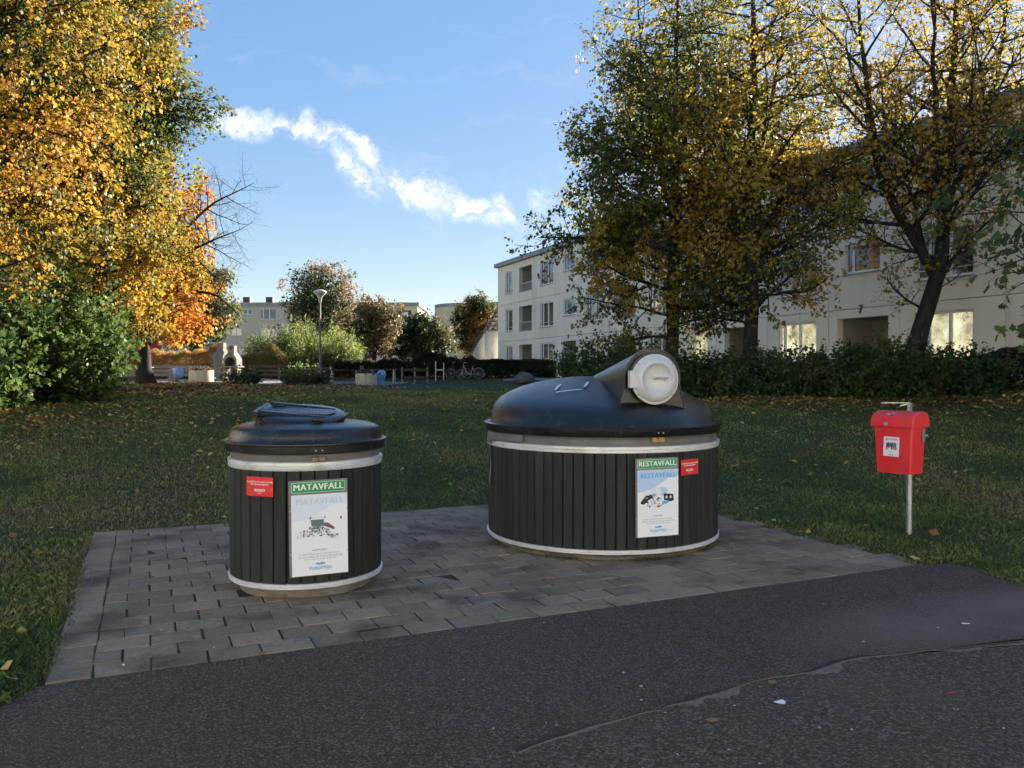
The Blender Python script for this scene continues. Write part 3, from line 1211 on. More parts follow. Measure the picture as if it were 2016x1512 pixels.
mb.build('paver', M['paver'], pav, kind='stuff')

# gravel place with the tables, at the back of the lawn
mb = MB()
gp = [(-21, 44.6), (-16, 44.0), (-11, 44.3), (-7, 43.6), (-6.1, 44.5), (-6.0, 47.5), (-9, 49.0), (-15, 50.2), (-21, 50.6)]
xs = np.linspace(-21, -6, 31)
V, F = [], []
lo = np.interp(xs, [p[0] for p in gp[:4]] + [-6.0], [p[1] for p in gp[:4]] + [44.5])
hi = np.interp(xs, [-21, -15, -9, -6], [50.6, 50.2, 49.0, 47.5])
for k, x in enumerate(xs):
    for t in np.linspace(0, 1, 9):
        y = lo[k] * (1 - t) + hi[k] * t
        V.append((x, y, gzf(x, y) + .03))
    if k:
        for j in range(8):
            F.append(((k - 1) * 9 + j, k * 9 + j, k * 9 + j + 1, (k - 1) * 9 + j + 1))
mb.add(V, F)
tag(mb.build('gravel_yard', M['gravel']), kind='structure')
mb = MB()
V, F = [], []
for k, x in enumerate(np.linspace(-.5, 5.5, 13)):
    for t in np.linspace(0, 1, 4):
        y = 45.5 - x * .5 + t * 3.0
        V.append((x, y, gzf(x, y) + .04))
    if k:
        for j in range(3): F.append(((k - 1) * 4 + j, k * 4 + j, k * 4 + j + 1, (k - 1) * 4 + j + 1))
mb.add(V, F)
tag(mb.build('gravel_path', M['gravel']), kind='structure')


# ------------------------------------------------------------------ the long apartment house
def panel_mesh(x0, x1, z0, z1, hole, mat, th=.26):
    """wall panel with real thickness and, if hole = (a,b,c,d), an opening a..b, c..d with its reveals"""
    g = .009
    x0, x1, z0, z1 = x0 + g, x1 - g, z0 + g, z1 - g
    b = MB()
    c = .012
    O = [(x0, z0), (x1, z0), (x1, z1), (x0, z1)]
    I = [(x0 + c, z0 + c), (x1 - c, z0 + c), (x1 - c, z1 - c), (x0 + c, z1 - c)]
    V = [(x, th, z) for x, z in O] + [(x, c, z) for x, z in O] + [(x, 0, z) for x, z in I]
    F = []
    for r in (0, 4):
        F += [(r + k, r + (k + 1) % 4, r + 4 + (k + 1) % 4, r + 4 + k) for k in range(4)]
    holes = hole if isinstance(hole, list) else ([hole] if hole else [])
    if not holes:
        F.append((8, 9, 10, 11))
        b.add(V, F)
        return b.mesh('wall_panel', mat)
    xs = sorted({I[0][0], I[1][0]} | {h[0] for h in holes} | {h[1] for h in holes})
    zs = sorted({I[0][1], I[2][1]} | {h[2] for h in holes} | {h[3] for h in holes})
    b.add(V, F)
    for i in range(len(xs) - 1):
        for j in range(len(zs) - 1):
            cx, cz = (xs[i] + xs[i + 1]) / 2, (zs[j] + zs[j + 1]) / 2
            if any(h[0] < cx < h[1] and h[2] < cz < h[3] for h in holes): continue
            b.add([(xs[i], 0, zs[j]), (xs[i + 1], 0, zs[j]), (xs[i + 1], 0, zs[j + 1]), (xs[i], 0, zs[j + 1])], [(0, 1, 2, 3)])
    for h in holes:
        P = [(h[0], h[2]), (h[1], h[2]), (h[1], h[3]), (h[0], h[3])]
        b.add([(x, 0, z) for x, z in P] + [(x, th, z) for x, z in P], [(k, 4 + k, 4 + (k + 1) % 4, (k + 1) % 4) for k in range(4)])
    return b.mesh('wall_panel', mat)


def window(parent, x0, x1, z0, z1, cols, lit=False, depth=.10, rail=False, sill=True, fw=.085, glass='glass', curtain=False):
    """cols: relative widths of the lights. window frame > pane(s), sill"""
    b = MB()
    w = x1 - x0
    b.box(((x0 + x1) / 2, depth, z0 + fw / 2), (w, .07, fw))
    b.box(((x0 + x1) / 2, depth, z1 - fw / 2), (w, .07, fw))
    zc, hh = (z0 + z1) / 2, z1 - z0 - 2 * fw
    b.box((x0 + fw / 2, depth, zc), (fw, .07, hh))
    b.box((x1 - fw / 2, depth, zc), (fw, .07, hh))
    tot = sum(cols)
    x = x0 + fw
    inner = w - 2 * fw
    edges = [x]
    for k, c in enumerate(cols[:-1]):
        x += inner * c / tot
        b.box((x, depth, zc), (fw * 1.25, .06, hh))
        edges.append(x)
    edges.append(x1 - fw)
    f = b.build('window', M['frame'], parent)
    for e0, e1 in zip(edges[:-1], edges[1:]):
        p = MB()
        p.box(((e0 + e1) / 2, depth + .012, zc), (e1 - e0, .012, hh))
        p.build('pane', M['clear_glass' if lit or curtain else glass], f)
    if lit or curtain:
        p = MB()
        p.box(((x0 + x1) / 2, depth + .17, zc), (w - .02, .02, z1 - z0 - .02))
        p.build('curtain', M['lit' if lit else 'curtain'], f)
    if sill:
        p = MB()
        p.box(((x0 + x1) / 2, -.02 + depth / 2 - .03, z0 - .02), (w + .06, .13, .03))
        p.build('sill', M['roof_metal'], f)
    if rail:
        p = MB()
        for zz in (z0 + .28,):
            p.box(((x0 + x1) / 2, -.035, zz), (w + .02, .025, .03))
        p.box((x0 + .02, -.015, z0 + .28), (.02, .05, .02))
        p.box((x1 - .02, -.015, z0 + .28), (.02, .05, .02))
        p.build('safety_rail', M['galv'], f)
    return f


def loggia(parent, x0, x1, z0, z1, railing=True, deep=1.5, door=True):
    b = MB()
    y0, y1 = .265, deep
    for V, F in [([(x0 - .02, y0, z0), (x0 - .02, y1, z0), (x0 - .02, y1, z1), (x0 - .02, y0, z1)], [(0, 1, 2, 3)]),
                 ([(x1 + .02, y0, z0), (x1 + .02, y1, z0), (x1 + .02, y1, z1), (x1 + .02, y0, z1)], [(3, 2, 1, 0)]),
                 ([(x0 - .02, y1, z0), (x1 + .02, y1, z0), (x1 + .02, y1, z1), (x0 - .02, y1, z1)], [(0, 1, 2, 3)]),
                 ([(x0 - .02, y0, z0 - .002), (x1 + .02, y0, z0 - .002), (x1 + .02, y1, z0 - .002), (x0 - .02, y1, z0 - .002)], [(0, 1, 2, 3)]),
                 ([(x0 - .02, y0, z1 + .002), (x1 + .02, y0, z1 + .002), (x1 + .02, y1, z1 + .002), (x0 - .02, y1, z1 + .002)], [(3, 2, 1, 0)])]:
        b.add(V, F)
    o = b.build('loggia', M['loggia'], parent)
    if door:
        p = MB()
        p.box((x0 + (x1 - x0) * .62, y1 - .03, (z0 + z1) / 2 - .05), ((x1 - x0) * .5, .05, z1 - z0 - .15))
        p.build('balcony_door', M['dark_door'], o)
    if railing:
        p = MB()
        p.box(((x0 + x1) / 2, .13, z0 + .62), (x1 - x0, .04, .04))
        p.box(((x0 + x1) / 2, .13, z0 + .06), (x1 - x0, .03, .03))
        n = int((x1 - x0) / .11)
        for k in range(1, n):
            p.box((x0 + (x1 - x0) * k / n, .13, z0 + .34), (.018, .018, .53))
        p.build('railing', M['galv'], o)
    return o


def entrance(parent, x0, x1, z0, z1):
    o = loggia(parent, x0, x1, z0, z1, railing=False, deep=1.7, door=False)
    p = MB()
    cx = x0 + (x1 - x0) * .62
    for s in (-.42, .42):
        p.box((cx + s, 1.66, (z0 + z1) / 2 - .03), (.07, .07, z1 - z0 - .06))
    p.box((cx, 1.66, z1 - .10), (.76, .07, .07))
    p.box((cx, 1.67, (z0 + z1) / 2 - .07), (.76, .04, z1 - z0 - .14))
    p.build('entrance_door', M['dark_door'], o)
    return o


ROT = math.atan2(FU[1], FU[0])
house = empty('apartment_building', (FC[0], FC[1], 0), ROT, 'long cream rendered three storey apartment house behind the lime trees, doors 9 and 7', 'building')
ZB, ZL = 0.55, (3.80, 6.45, 9.25)        # foot, panel joints
zl = [ZB] + list(ZL)
bays = [0, 3.33, 6.75, 10.15, 13.3, 16.5, 19.95, 23.2, 26.15, 29.5, 32.8, 35.95, 39.65, 43.0, 46.4, 49.9, 53.2, 56.5, 60]
kinds = ['N', 'L', 'W', 'E', 'W2', 'L', 'W', 'S', 'L', 'W2', 'E', 'W3', 'L', 'W', 'E', 'W2', 'L', 'W', 'W2']
spans = {0: (1.49, 2.82), 1: (4.01, 6.17), 2: (7.48, 9.48), 3: (10.92, 12.47), 4: (13.85, 15.91), 5: (17.16, 19.31), 6: (20.59, 22.6), 7: (23.95, 25.49),
         8: (26.73, 28.9), 9: (30.08, 32.2), 10: (33.35, 35.34), 11: (36.55, 38.64), 12: (40.4, 42.5), 13: (43.8, 45.8), 14: (47.2, 49.2), 15: (50.6, 52.6), 16: (53.8, 55.9), 17: (57.2, 59.2)}
tops = (3.48, 6.10, 8.80)
for i in range(len(bays) - 1):
    kd = kinds[i]
    a, b = spans[i]
    for s in range(3):
        z0, z1 = zl[s], zl[s + 1]
        top = tops[s]
        if kd == 'L':
            h = (a, b, top - 2.30 if s == 0 else top - 1.72, top)
        elif kd == 'E':
            h = (a - .12, b + .15, 1.2, top) if s == 0 else (a if i == 3 else a + .2, b if i == 3 else b - .2, top - 1.06, top - .02)
        elif kd == 'S':
            h = (a, b, top - 1.5, top)
        else:
            h = (a, b, top - 1.60 if s else 1.93, top)
        link('wall_panel', panel_mesh(bays[i], bays[i + 1], z0, z1, h, M['wall']), house)
        if kd == 'L':
            loggia(house, *h, railing=s > 0)
        elif kd == 'E' and s == 0:
            entrance(house, *h)
        else:
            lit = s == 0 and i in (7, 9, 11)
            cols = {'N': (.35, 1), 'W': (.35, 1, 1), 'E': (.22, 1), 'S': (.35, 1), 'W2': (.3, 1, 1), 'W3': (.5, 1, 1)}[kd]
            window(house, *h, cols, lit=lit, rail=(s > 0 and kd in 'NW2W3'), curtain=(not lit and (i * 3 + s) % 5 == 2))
# plinth, core and roof
mb = MB()
mb.box((30, .30, .3), (60, .5, .5))
mb.build('plinth', M['plinth'], house)
mb = MB()
mb.box((30, 7.4, 4.85), (60, 10.6, 8.8))
mb.box((.012, 1.15, 4.9), (.02, 1.75, 8.7))
mb.build('end_wall', M['wall'], house)
mb = MB()
mb.box((30, 6.2, 9.40), (60.3, 12.9, .28))
mb.build('roof_fascia', M['roof_metal'], house)
for txt, x, z in (('9', 11.62, 3.72), ('7', 34.31, 3.76)):
    me = text_mesh(txt, .42, M['iron_black'], bold=.008, extrude=.012)
    me.transform(Matrix.Rotation(R(90), 4, 'X'))
    link('house_number', me, house, (x, -.016, z))
# small fittings on the wall: a dark blue cloth over a loggia rail
mb = MB()
mb.box((5.1, 1.05, 5.45), (.55, .35, .28))
mb.box((5.0, 1.0, 5.85), (1.0, .5, .05))
mb.build('balcony_things', M['sign_maroon'], house)

# ------------------------------------------------------------------ houses at the back
def far_house(name, label, x0, x1, y, depth, ztop, zbase, wins, mat, rz=0.0, back=False):
    """wins: (x0,x1,z0,z1,kind)"""
    root = empty(name, (x0, y, zbase), rz, label, 'building', 'houses at the far side of the yard')
    W, H = x1 - x0, ztop - zbase
    if back:
        root.location = (x1, y, zbase)
        root.rotation_euler = (0, 0, PI)
        depth = -depth
    holes = [(a, b, c - zbase, d - zbase) for a, b, c, d, k in wins]
    me = panel_mesh(0, W, 0, H, holes, mat, th=.25)
    me.name = 'wall'
    link('wall', me, root)
    mb = MB()
    mb.box((W / 2, depth / 2 + .5, H / 2 - .05), (W - .05, depth - .6, H - .1))
    mb.build('rear_wall', mat, root)
    mb = MB()
    mb.box((W / 2, depth / 2, H + .12), (W + .5, depth + .5, .42))
    mb.build('roof_edge', M['roof_metal'], root)
    for (a, b, c, d), w in zip(holes, wins):
        if w[4] == 'L':
            p = MB()
            p.box(((a + b) / 2, .24, (c + d) / 2), (b - a, .02, d - c))
            o = p.build('balcony_opening', M['dark_door'], root)
            p = MB()
            p.box(((a + b) / 2, .02, c + .5), (b - a, .04, .05))
            p.box(((a + b) / 2, .20, (c + d) / 2 + .1), ((b - a) * .5, .03, d - c - .6))
            p.build('railing', M['frame'], o)
        elif w[4] == 'D':
            p = MB()
            p.box(((a + b) / 2, .24, (c + d) / 2), (b - a, .02, d - c))
            p.build('door', M['dark_door'], root)
        else:
            window(root, a, b, c, d, (.4, 1, 1) if b - a > 1.6 else (1, 1), depth=.12, fw=.10)
    return root


def bx(px, Y): return (px - 1008) / 1600 * Y
YB = 104.0
def bz(py): return 1.55 + (734 - py) / 1600 * YB
W = []
for p0, p1, q0, q1, k in [(512, 545, 607, 629, 'W'), (479, 497, 608, 620, 'W'), (453, 472, 607, 620, 'W'), (415, 441, 607, 630, 'W'), (415, 441, 646, 670, 'W'), (455, 476, 646, 661, 'W'),
                          (512, 545, 646, 668, 'W'), (575, 600, 607, 629, 'W'), (575, 600, 646, 668, 'W'), (620, 645, 607, 629, 'L'), (620, 645, 646, 668, 'L'), (782, 810, 611, 629, 'L'),
                          (765, 773, 610, 626, 'W'), (700, 725, 609, 629, 'W'), (700, 725, 647, 668, 'W'), (752, 773, 647, 668, 'W'), (782, 810, 648, 668, 'L'), (747, 773, 685, 707, 'W'),
                          (670, 681, 685, 707, 'W'), (700, 722, 687, 712, 'D'), (407, 442, 686, 703, 'W'), (372, 398, 686, 712, 'D'), (340, 362, 646, 668, 'W'), (300, 325, 646, 668, 'W'),
                          (340, 362, 607, 629, 'W'), (300, 325, 607, 629, 'W'), (262, 285, 646, 668, 'W'), (262, 285, 607, 629, 'W'), (312, 335, 686, 706, 'W'), (470, 500, 686, 706, 'W'), (540, 565, 686, 706, 'W')]:
    W.append((bx(p0, YB) - bx(240, YB), bx(p1, YB) - bx(240, YB), bz(q1), bz(q0), k))
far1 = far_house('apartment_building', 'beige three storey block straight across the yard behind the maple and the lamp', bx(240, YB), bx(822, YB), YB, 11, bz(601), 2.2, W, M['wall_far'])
for px in (473, 519):
    mb = MB()
    mb.box((bx(px, YB) - bx(240, YB), 3, bz(592) - 2.2), (.9, .9, 1.4))
    mb.build('chimney', M['dark_door'], far1)
# rounded gable house further right
mb = MB()
cv = []
Yc = 88.0
for k in range(13):
    a = PI * (1.0 + k / 12 * .5)
    cv.append((bx(849, Yc) + 4.2 + 4.2 * math.cos(a), Yc + 4.2 + 4.2 * math.sin(a)))
cv += [(bx(849, Yc) + 9.0, Yc - 1.2), (bx(849, Yc) + 14, Yc + 9), (bx(849, Yc), Yc + 9)]
curved = empty('apartment_building', (0, 0, 0), 0, 'pale yellow house with a windowless rounded end, left of the long block', 'building', 'houses at the far side of the yard')
mb.prism(cv, 1.8, 8.75)
mb.build('wall', M['wall_warm'], curved, smooth=25)
mb = MB()
mb.prism([(x, y) for x, y in cv], 8.75, 9.15)
mb.build('roof_edge', M['roof_metal'], curved, smooth=25)

# house added out of view at left to bounce warm sunlight (seen in panes)
far_house('apartment_building', 'cream three storey block added out of view on the left to bounce sunlight', -40, 36, 4, 11, 10.4, .9,
          [(2 + 4.4 * k, 4 + 4.4 * k, 2.4 + 2.75 * s, 4.0 + 2.75 * s, 'W') for k in range(16) for s in range(3)], M['wall'], rz=R(90))

# unseen house added behind us to throw low sunlight back into the shade
far_house('apartment_building', 'cream three storey block added unseen behind the viewer to bounce sunlight', -42, 38, -17, -11, 9.6, 0.0,
          [(2 + 4.4 * k, 4 + 4.4 * k, 1.0 + 2.75 * s, 2.6 + 2.75 * s, 'W') for k in range(17) for s in range(3)], M['wall'], back=True)

# stair house of white boards at the end of the long block
shed = empty('stair_shed', (0, 0, 0), 0, 'white boarded stair shed with sloping roof against the end of the long block', 'shed')
mb = MB()
Y0 = 60.6
X = lambda px: (px - 1008) / 1600 * Y0
Z = lambda py: 1.55 + (734 - py) / 1600 * Y0
mb.box(((X(955) + X(983.5)) / 2, Y0 + .1, (Z(652) + .8) / 2), (X(983.5) - X(955), .16, Z(652) - .8))
mb.build('front_wall', M['board_white'], shed)
for p0, p1, q0, q1 in [(958, 968, 664, 680), (970, 981, 663, 682), (957, 968, 684, 690), (970, 982, 694, 712)]:
    mb = MB()
    mb.box(((X(p0) + X(p1)) / 2, Y0, (Z(q0) + Z(q1)) / 2), (X(p1) - X(p0), .05, abs(Z(q0) - Z(q1))))
    mb.build('board', M['board_white'], shed)
for k in range(9):
    t = k / 8
    px = 934 + 19 * t
    mb = MB()
    y = Y0 - 1.6 + 1.6 * t
    zt = Z(688) * (1 - t) + Z(657) * t
    mb.box(((px - 1008) / 1600 * y, y, (zt + .8) / 2), (.09, .14, zt - .8), rz=R(-25))
    mb.build('side_board', M['board_white'], shed)
mb = MB()
mb.bar(((930 - 1008) / 1600 * (Y0 - 1.9), Y0 - 1.9, Z(692)), (X(948), Y0 + .1, Z(651)), .16, .10)
mb.build('roof_edge', M['wood_dark'], shed)
mb = MB()
mb.bar((X(953), Y0 - .2, Z(655)), (X(985), Y0 + 1.0, Z(597)), .13, .16)
mb.bar((X(958), Y0 + 1.4, Z(655)), (X(990), Y0 + 2.6, Z(597)), .13, .16)
mb.build('stair_string', M['wood_grey'], shed)
for k in range(7):
    mb = MB()
    zz = Z(650 - k * 9)
    xx = X(955 + k * 5)
    mb.box((xx + 1.0, Y0 + .5, zz), (2.2, 1.6, .07))
    mb.build('step', M['wood_grey'], shed)


# ------------------------------------------------------------------ waste containers
def plate(parent, name, w, h, th, mat, M4, y=0.0, x=0.0, z=0.0):
    b = MB()
    b.box((x, y, z), (w, th, h))
    me = b.mesh(name, mat)
    me.transform(M4)
    return link(name, me, parent)


def txt(parent, name, body, size, mat, M4, x, z, y, bold=0.0, sx=1.0):
    me = text_mesh(body, size, mat, bold=bold, extrude=.0005, font_scale_x=sx)
    me.transform(M4 @ Matrix.Translation((x, y, z)) @ Matrix.Rotation(R(90), 4, 'X'))
    return link(name, me, parent)


def shape2d(parent, name, poly, mat, M4, y, th=.0008):
    b = MB()
    n = len(poly)
    b.add([(px, y, pz) for px, pz in poly] + [(px, y - th, pz) for px, pz in poly],
          [tuple(range(n, 2 * n))] + [(k, (k + 1) % n, n + (k + 1) % n, n + k) for k in range(n)])
    me = b.mesh(name, mat)
    me.transform(M4)
    return link(name, me, parent)


def blob(cx, cz, rx, rz, n=9, rnd=random, j=.3):
    return [(cx + rx * math.cos(2 * PI * k / n) * (1 + j * rnd.uniform(-1, 1)), cz + rz * math.sin(2 * PI * k / n) * (1 + j * rnd.uniform(-1, 1))) for k in range(n)]


def face_matrix(cx, cz, rad, az):
    """plate frame: local x to the viewer's right, local -y out of the cylinder; az from -Y toward +X"""
    o = Vector((cx + rad * math.sin(az), cz - rad * math.cos(az), 0))
    return Matrix.Translation(o) @ Matrix.Rotation(az, 4, 'Z')


def container(root, rad, nplank, zb, zt, ringh):
    """ring of planks between two metal rings"""
    mb = MB()
    mb.lathe([(rad - .04, zb), (rad - .04, zt)], 64)
    mb.build('inner_drum', M['joint_black'], root)
    w = 2 * (rad - .012) * math.tan(PI / nplank) - .0065
    b = MB()
    ch = .006
    zz0, zz1 = zb + .01, zt - .01
    prof = [(-w / 2, 0), (-w / 2, -.018 + ch), (-w / 2 + ch, -.018), (w / 2 - ch, -.018), (w / 2, -.018 + ch), (w / 2, 0)]
    b.prism(prof, zz0, zz1)
    me = b.mesh('plank', M['plank'])
    for k in range(nplank):
        a = 2 * PI * (k + .5) / nplank
        r = rad - .018 + random.uniform(-.0012, .0012)
        link('plank', me, root, (r * math.sin(a), -r * math.cos(a), random.uniform(-.003, .003)), (0, 0, a))
    for nm, z0, z1 in (('bottom_ring', zb - .026, zb + .012), ('top_ring', zt - .015, zt + ringh)):
        h = z1 - z0
        mb = MB()
        mb.lathe([(rad - .03, z0), (rad + .004, z0), (rad + .009, z0 + h * .12), (rad + .009, z0 + h * .42), (rad + .004, z0 + h * .5), (rad + .012, z0 + h * .58), (rad + .012, z0 + h * .92), (rad + .004, z1), (rad - .03, z1)], 96)
        mb.build(nm, M['alu'], root, smooth=35)


def poster(root, rad, az, zc, title, fig, rot=0.0, blue=True):
    """metal backing plate > green header with lettering, printed sheet with lettering and picture"""
    M4 = face_matrix(0, 0, rad + .016, az) @ Matrix.Translation((0, 0, zc)) @ Matrix.Rotation(rot, 4, 'Y')
    base = plate(root, 'sign_plate', .392, .645, .006, M['backplate'], M4)
    plate(base, 'poster_sheet', .372, .545, .002, M['poster'], M4, y=-.0045, x=.006, z=-.046)
    shape2d(base, 'print', [(-.178, .224), (.190, .224), (.190, .170), (.10, .155), (.03, .115), (-.03, .08), (-.10, .055), (-.178, .045)], M['poster_blue' if blue else 'poster_sky'], M4, -.006)
    hd = [(-.172, .240), (.172, .240), (.180, .250), (.180, .302), (.172, .311), (-.172, .311), (-.180, .302), (-.180, .250)]
    shape2d(base, 'green_header', hd, M['sign_line'], M4, -.0032, .0022)
    shape2d(base, 'green_header', [(x * .975, .2755 + (z - .2755) * .89) for x, z in hd], M['sign_green'], M4, -.0056)
    txt(base, 'lettering', title, .060, M['sign_white'], M4, 0, .276, -.0075, bold=.0021, sx=.98)
    txt(base, 'lettering', title, .058, M['text_blue' if blue else 'text_pale'], M4, .008, .178, -.0080, bold=.0015, sx=.97)
    fig(base, M4)
    # the two faint paragraphs are too small and bleached to be read: rows of pale strokes
    rl = random.Random(8)
    for zr, half, hh, mm in ((-.150, .045, .0035, 'ink_grey'), (-.176, .13, .005, 'text_faint'), (-.194, .14, .005, 'text_faint'), (-.210, .10, .004, 'text_faint')):
        x = -half
        while x < half:
            w = rl.uniform(.008, .024)
            shape2d(base, 'small_print', [(x, zr - hh), (x + w, zr - hh), (x + w, zr + hh), (x, zr + hh)], M[mm], M4, -.006)
            x += w + .005
    txt(base, 'lettering', 'VafabMiljö', .034, M['text_blue'], M4, .006, -.272, -.0065, bold=.0006)
    shape2d(base, 'emblem', [(-.03, -.243), (-.012, -.234), (.0, -.240), (.014, -.230), (.03, -.238), (.046, -.236), (.034, -.248), (.010, -.252), (-.012, -.250)], M['text_blue'], M4, -.006)
    for sx in (-.188, .188):
        for sz in (-.17, .12):
            mb = MB()
            mb.lathe([(.005, 0), (.004, .003), (0, .004)], 8)
            me = mb.mesh('screw', M['galv'])
            me.transform(M4 @ Matrix.Translation((sx, -.003, sz)) @ Matrix.Rotation(R(90), 4, 'X'))
            link('screw', me, base)
    return base


def notice(root, rad, az, zc, rot=0.0):
    M4 = face_matrix(0, 0, rad + .012, az) @ Matrix.Translation((0, 0, zc)) @ Matrix.Rotation(rot, 4, 'Y')
    b = plate(root, 'red_notice', .212, .130, .003, M['sign_red'], M4)
    txt(b, 'lettering', 'Soptkärlen är endast avsedda\nför våra hyresgäster', .0178, M['sign_white'], M4, 0, .024, -.0022, bold=.0004, sx=.92)
    txt(b, 'lettering', 'IKANO', .026, M['sign_white'], M4, 0, -.026, -.0022, bold=.0012)
    txt(b, 'lettering', 'BOSTAD', .008, M['sign_white'], M4, 0, -.044, -.0022)
    for s in (-.092, .092):
        mb = MB()
        mb.lathe([(.004, 0), (.003, .002), (0, .003)], 8)
        me = mb.mesh('screw', M['galv'])
        me.transform(M4 @ Matrix.Translation((s, -.0015, -.012)) @ Matrix.Rotation(R(90), 4, 'X'))
        link('screw', me, b)


def fig_food(base, M4):
    rnd = random.Random(3)
    shape2d(base, 'picture', [(-.055, .055), (.035, .055), (.028, -.01), (-.045, -.01)], M['ink_teal'], M4, -.006)
    shape2d(base, 'picture', [(-.056, .062), (-.044, .08), (.03, .08), (.038, .062)], M['ink_pale'], M4, -.0062)
    shape2d(base, 'picture', [(-.065, .062), (-.05, .08), (-.052, .062)], M['ink_dark'], M4, -.0064)
    shape2d(base, 'picture', [(.036, .062), (.04, .082), (.045, .064)], M['ink_dark'], M4, -.0064)
    shape2d(base, 'picture', [(.03, .03), (.06, .03), (.10, .0), (.105, -.02), (.09, -.015), (.03, .012)], M['ink_brown'], M4, -.0064)
    shape2d(base, 'picture', blob(.148, .06, .007, .012, 7, rnd), M['ink_brown'], M4, -.0064)
    for k in range(130):
        t = rnd.random()
        x = -.15 + .27 * t
        zc = -.055 + .04 * math.sin(PI * min(1, t * 1.1)) - .01 * rnd.random()
        z = zc + rnd.uniform(-.03, .038) * math.sin(PI * (.12 + .8 * t))
        m = rnd.choice(['ink_pale'] * 5 + ['ink_grey', 'ink_grey', 'ink_teal', 'ink_brown', 'ink_dark'])
        shape2d(base, 'picture', blob(x, z, rnd.uniform(.004, .011), rnd.uniform(.004, .009), 6, rnd), M[m], M4, -.0066 - .00004 * k)


def fig_rest(base, M4):
    rnd = random.Random(5)
    shape2d(base, 'picture', blob(-.02, .045, .055, .04, 10, rnd, .15), M['ink_pale'], M4, -.006)
    shape2d(base, 'picture', blob(-.09, .035, .04, .028, 9, rnd, .15), M['ink_pale'], M4, -.0061)
    shape2d(base, 'picture', blob(.04, .05, .05, .04, 9, rnd, .2), M['poster_blue'], M4, -.0059)
    shape2d(base, 'picture', [(-.155, -.035), (-.148, -.05), (-.12, -.052), (-.085, -.02), (-.05, -.005), (-.03, -.015), (-.045, .01), (-.06, .03), (-.08, .018), (-.105, .02)], M['ink_dark'], M4, -.0064)
    shape2d(base, 'picture', [(.055, .03), (.145, .02), (.15, -.03), (.125, -.04), (.06, -.025)], M['ink_dark'], M4, -.0064)
    for x in (.082, .12):
        shape2d(base, 'picture', blob(x, -.002, .009, .012, 10, rnd, .02), M['ink_pale'], M4, -.0074)
    shape2d(base, 'picture', [(.04, -.03), (.07, -.03), (.11, -.04), (.085, -.055), (.045, -.055)], M['ink_cyan'], M4, -.0070)
    shape2d(base, 'picture', blob(-.03, .02, .02, .013, 8, rnd), M['ink_cyan'], M4, -.0069)
    for k in range(46):
        shape2d(base, 'picture', blob(rnd.uniform(-.1, .05), rnd.uniform(-.075, .0), rnd.uniform(.005, .014), rnd.uniform(.004, .01), 6, rnd),
                M[rnd.choice(['ink_pale', 'ink_pale', 'ink_grey', 'ink_dark', 'poster_blue'])], M4, -.0074 - .00004 * k)


# --- small container
small = empty('waste_container', (-1.516, 5.99, .018), 0, 'smaller black planked waste container with MATAVFALL sign and flat round flap', 'waste container')
SR = .54
mb = MB()
mb.lathe([(SR - .075, -.02), (SR - .07, .005), (SR - .03, .06), (SR - .02, .075), (SR - .1, .085)], 80)
mb.build('plinth', M['plinth'], small, smooth=40)
container(small, SR, 36, .095, .885, .045)
mb = MB()
mb.lathe([(SR - .03, .92), (SR - .012, .925), (SR - .004, .955), (SR - .012, .985), (SR + .0, 1.0), (SR - .05, 1.01)], 80)
mb.build('collar', M['collar'], small, smooth=40)
lid = MB()
lid.lathe([(.50, .978), (.560, .982), (.567, .990), (.572, 1.035), (.584, 1.042), (.584, 1.052), (.572, 1.056), (.556, 1.05), (.548, 1.058), (.540, 1.09), (.528, 1.128), (.520, 1.140), (.495, 1.152),
           (.44, 1.166), (.385, 1.176), (.30, 1.178), (0, 1.178)], 96)
lo = lid.build('lid', M['lid'], small, smooth=32)
# raised neck under the flap and the flap itself, tilted to the right and to us
tilt = Matrix.Translation((-.012, -.04, 1.212)) @ Matrix.Rotation(R(3.5), 4, 'Y') @ Matrix.Rotation(R(9), 4, 'X')
nk = MB()
nk.lathe([(.305, -.16), (.285, -.02), (.27, .0), (.0, .0)], 56, tilt)
nk.build('neck', M['lid'], lo, smooth=40)
fl = MB()
fl.lathe([(.270, -.012), (.300, -.012), (.306, -.002), (.306, .014), (.298, .026), (.280, .035), (.20, .040), (.0, .041)], 64, tilt)
flo = fl.build('flap', M['lid'], small, smooth=32)
for s in (-1, 1):
    rib = MB()
    V, F = [], []
    for k in range(9):
        t = k / 8
        x = -.26 + .46 * t
        h = .020 * (1 - t) ** .8 + .002
        y = s * (.155 - .01 * t)
        w = .035 * (1 - .55 * t)
        V += [(x, y - w, .034), (x, y - w * .45, .040 + h), (x, y + w * .45, .040 + h), (x, y + w, .034)]
        if k:
            b = 4 * k
            for j in range(3): F.append((b - 4 + j, b + j, b + 1 + j, b - 3 + j))
    F += [(0, 1, 2, 3)]
    rib.add(V, F, tilt)
    rib.build('rib', M['lid'], flo, smooth=50)
pn = MB()
pn.prism([(-.15, -.10), (.20, -.085), (.235, 0), (.20, .085), (-.15, .10)], .040, .046, tilt)
pn.build('raised_panel', M['lid'], flo)
hg = MB()
hg.box((-.285, 0, .006), (.09, .26, .085), ch=.02, M=tilt)
hg.tube([tilt @ Vector((-.312, -.16, .022)), tilt @ Vector((-.312, .16, .022))], .030, 14)
hg.build('hinge', M['lid'], flo, smooth=40)
hd = MB()
V, F = [], []
pts = [tilt @ Vector((.15 + .045 * math.cos(a), -.232 - .02 * math.sin(a), .026 + .014 * math.sin(a))) for a in np.linspace(0, PI, 9)]
hd.tube(pts, .012, 8)
hd.build('grip', M['lid'], flo, smooth=60)
lt = MB()
a0 = 25
for dx in (-.026, .026):
    lt.box((dx, 0, 0), (.044, .03, .030), ch=.006)
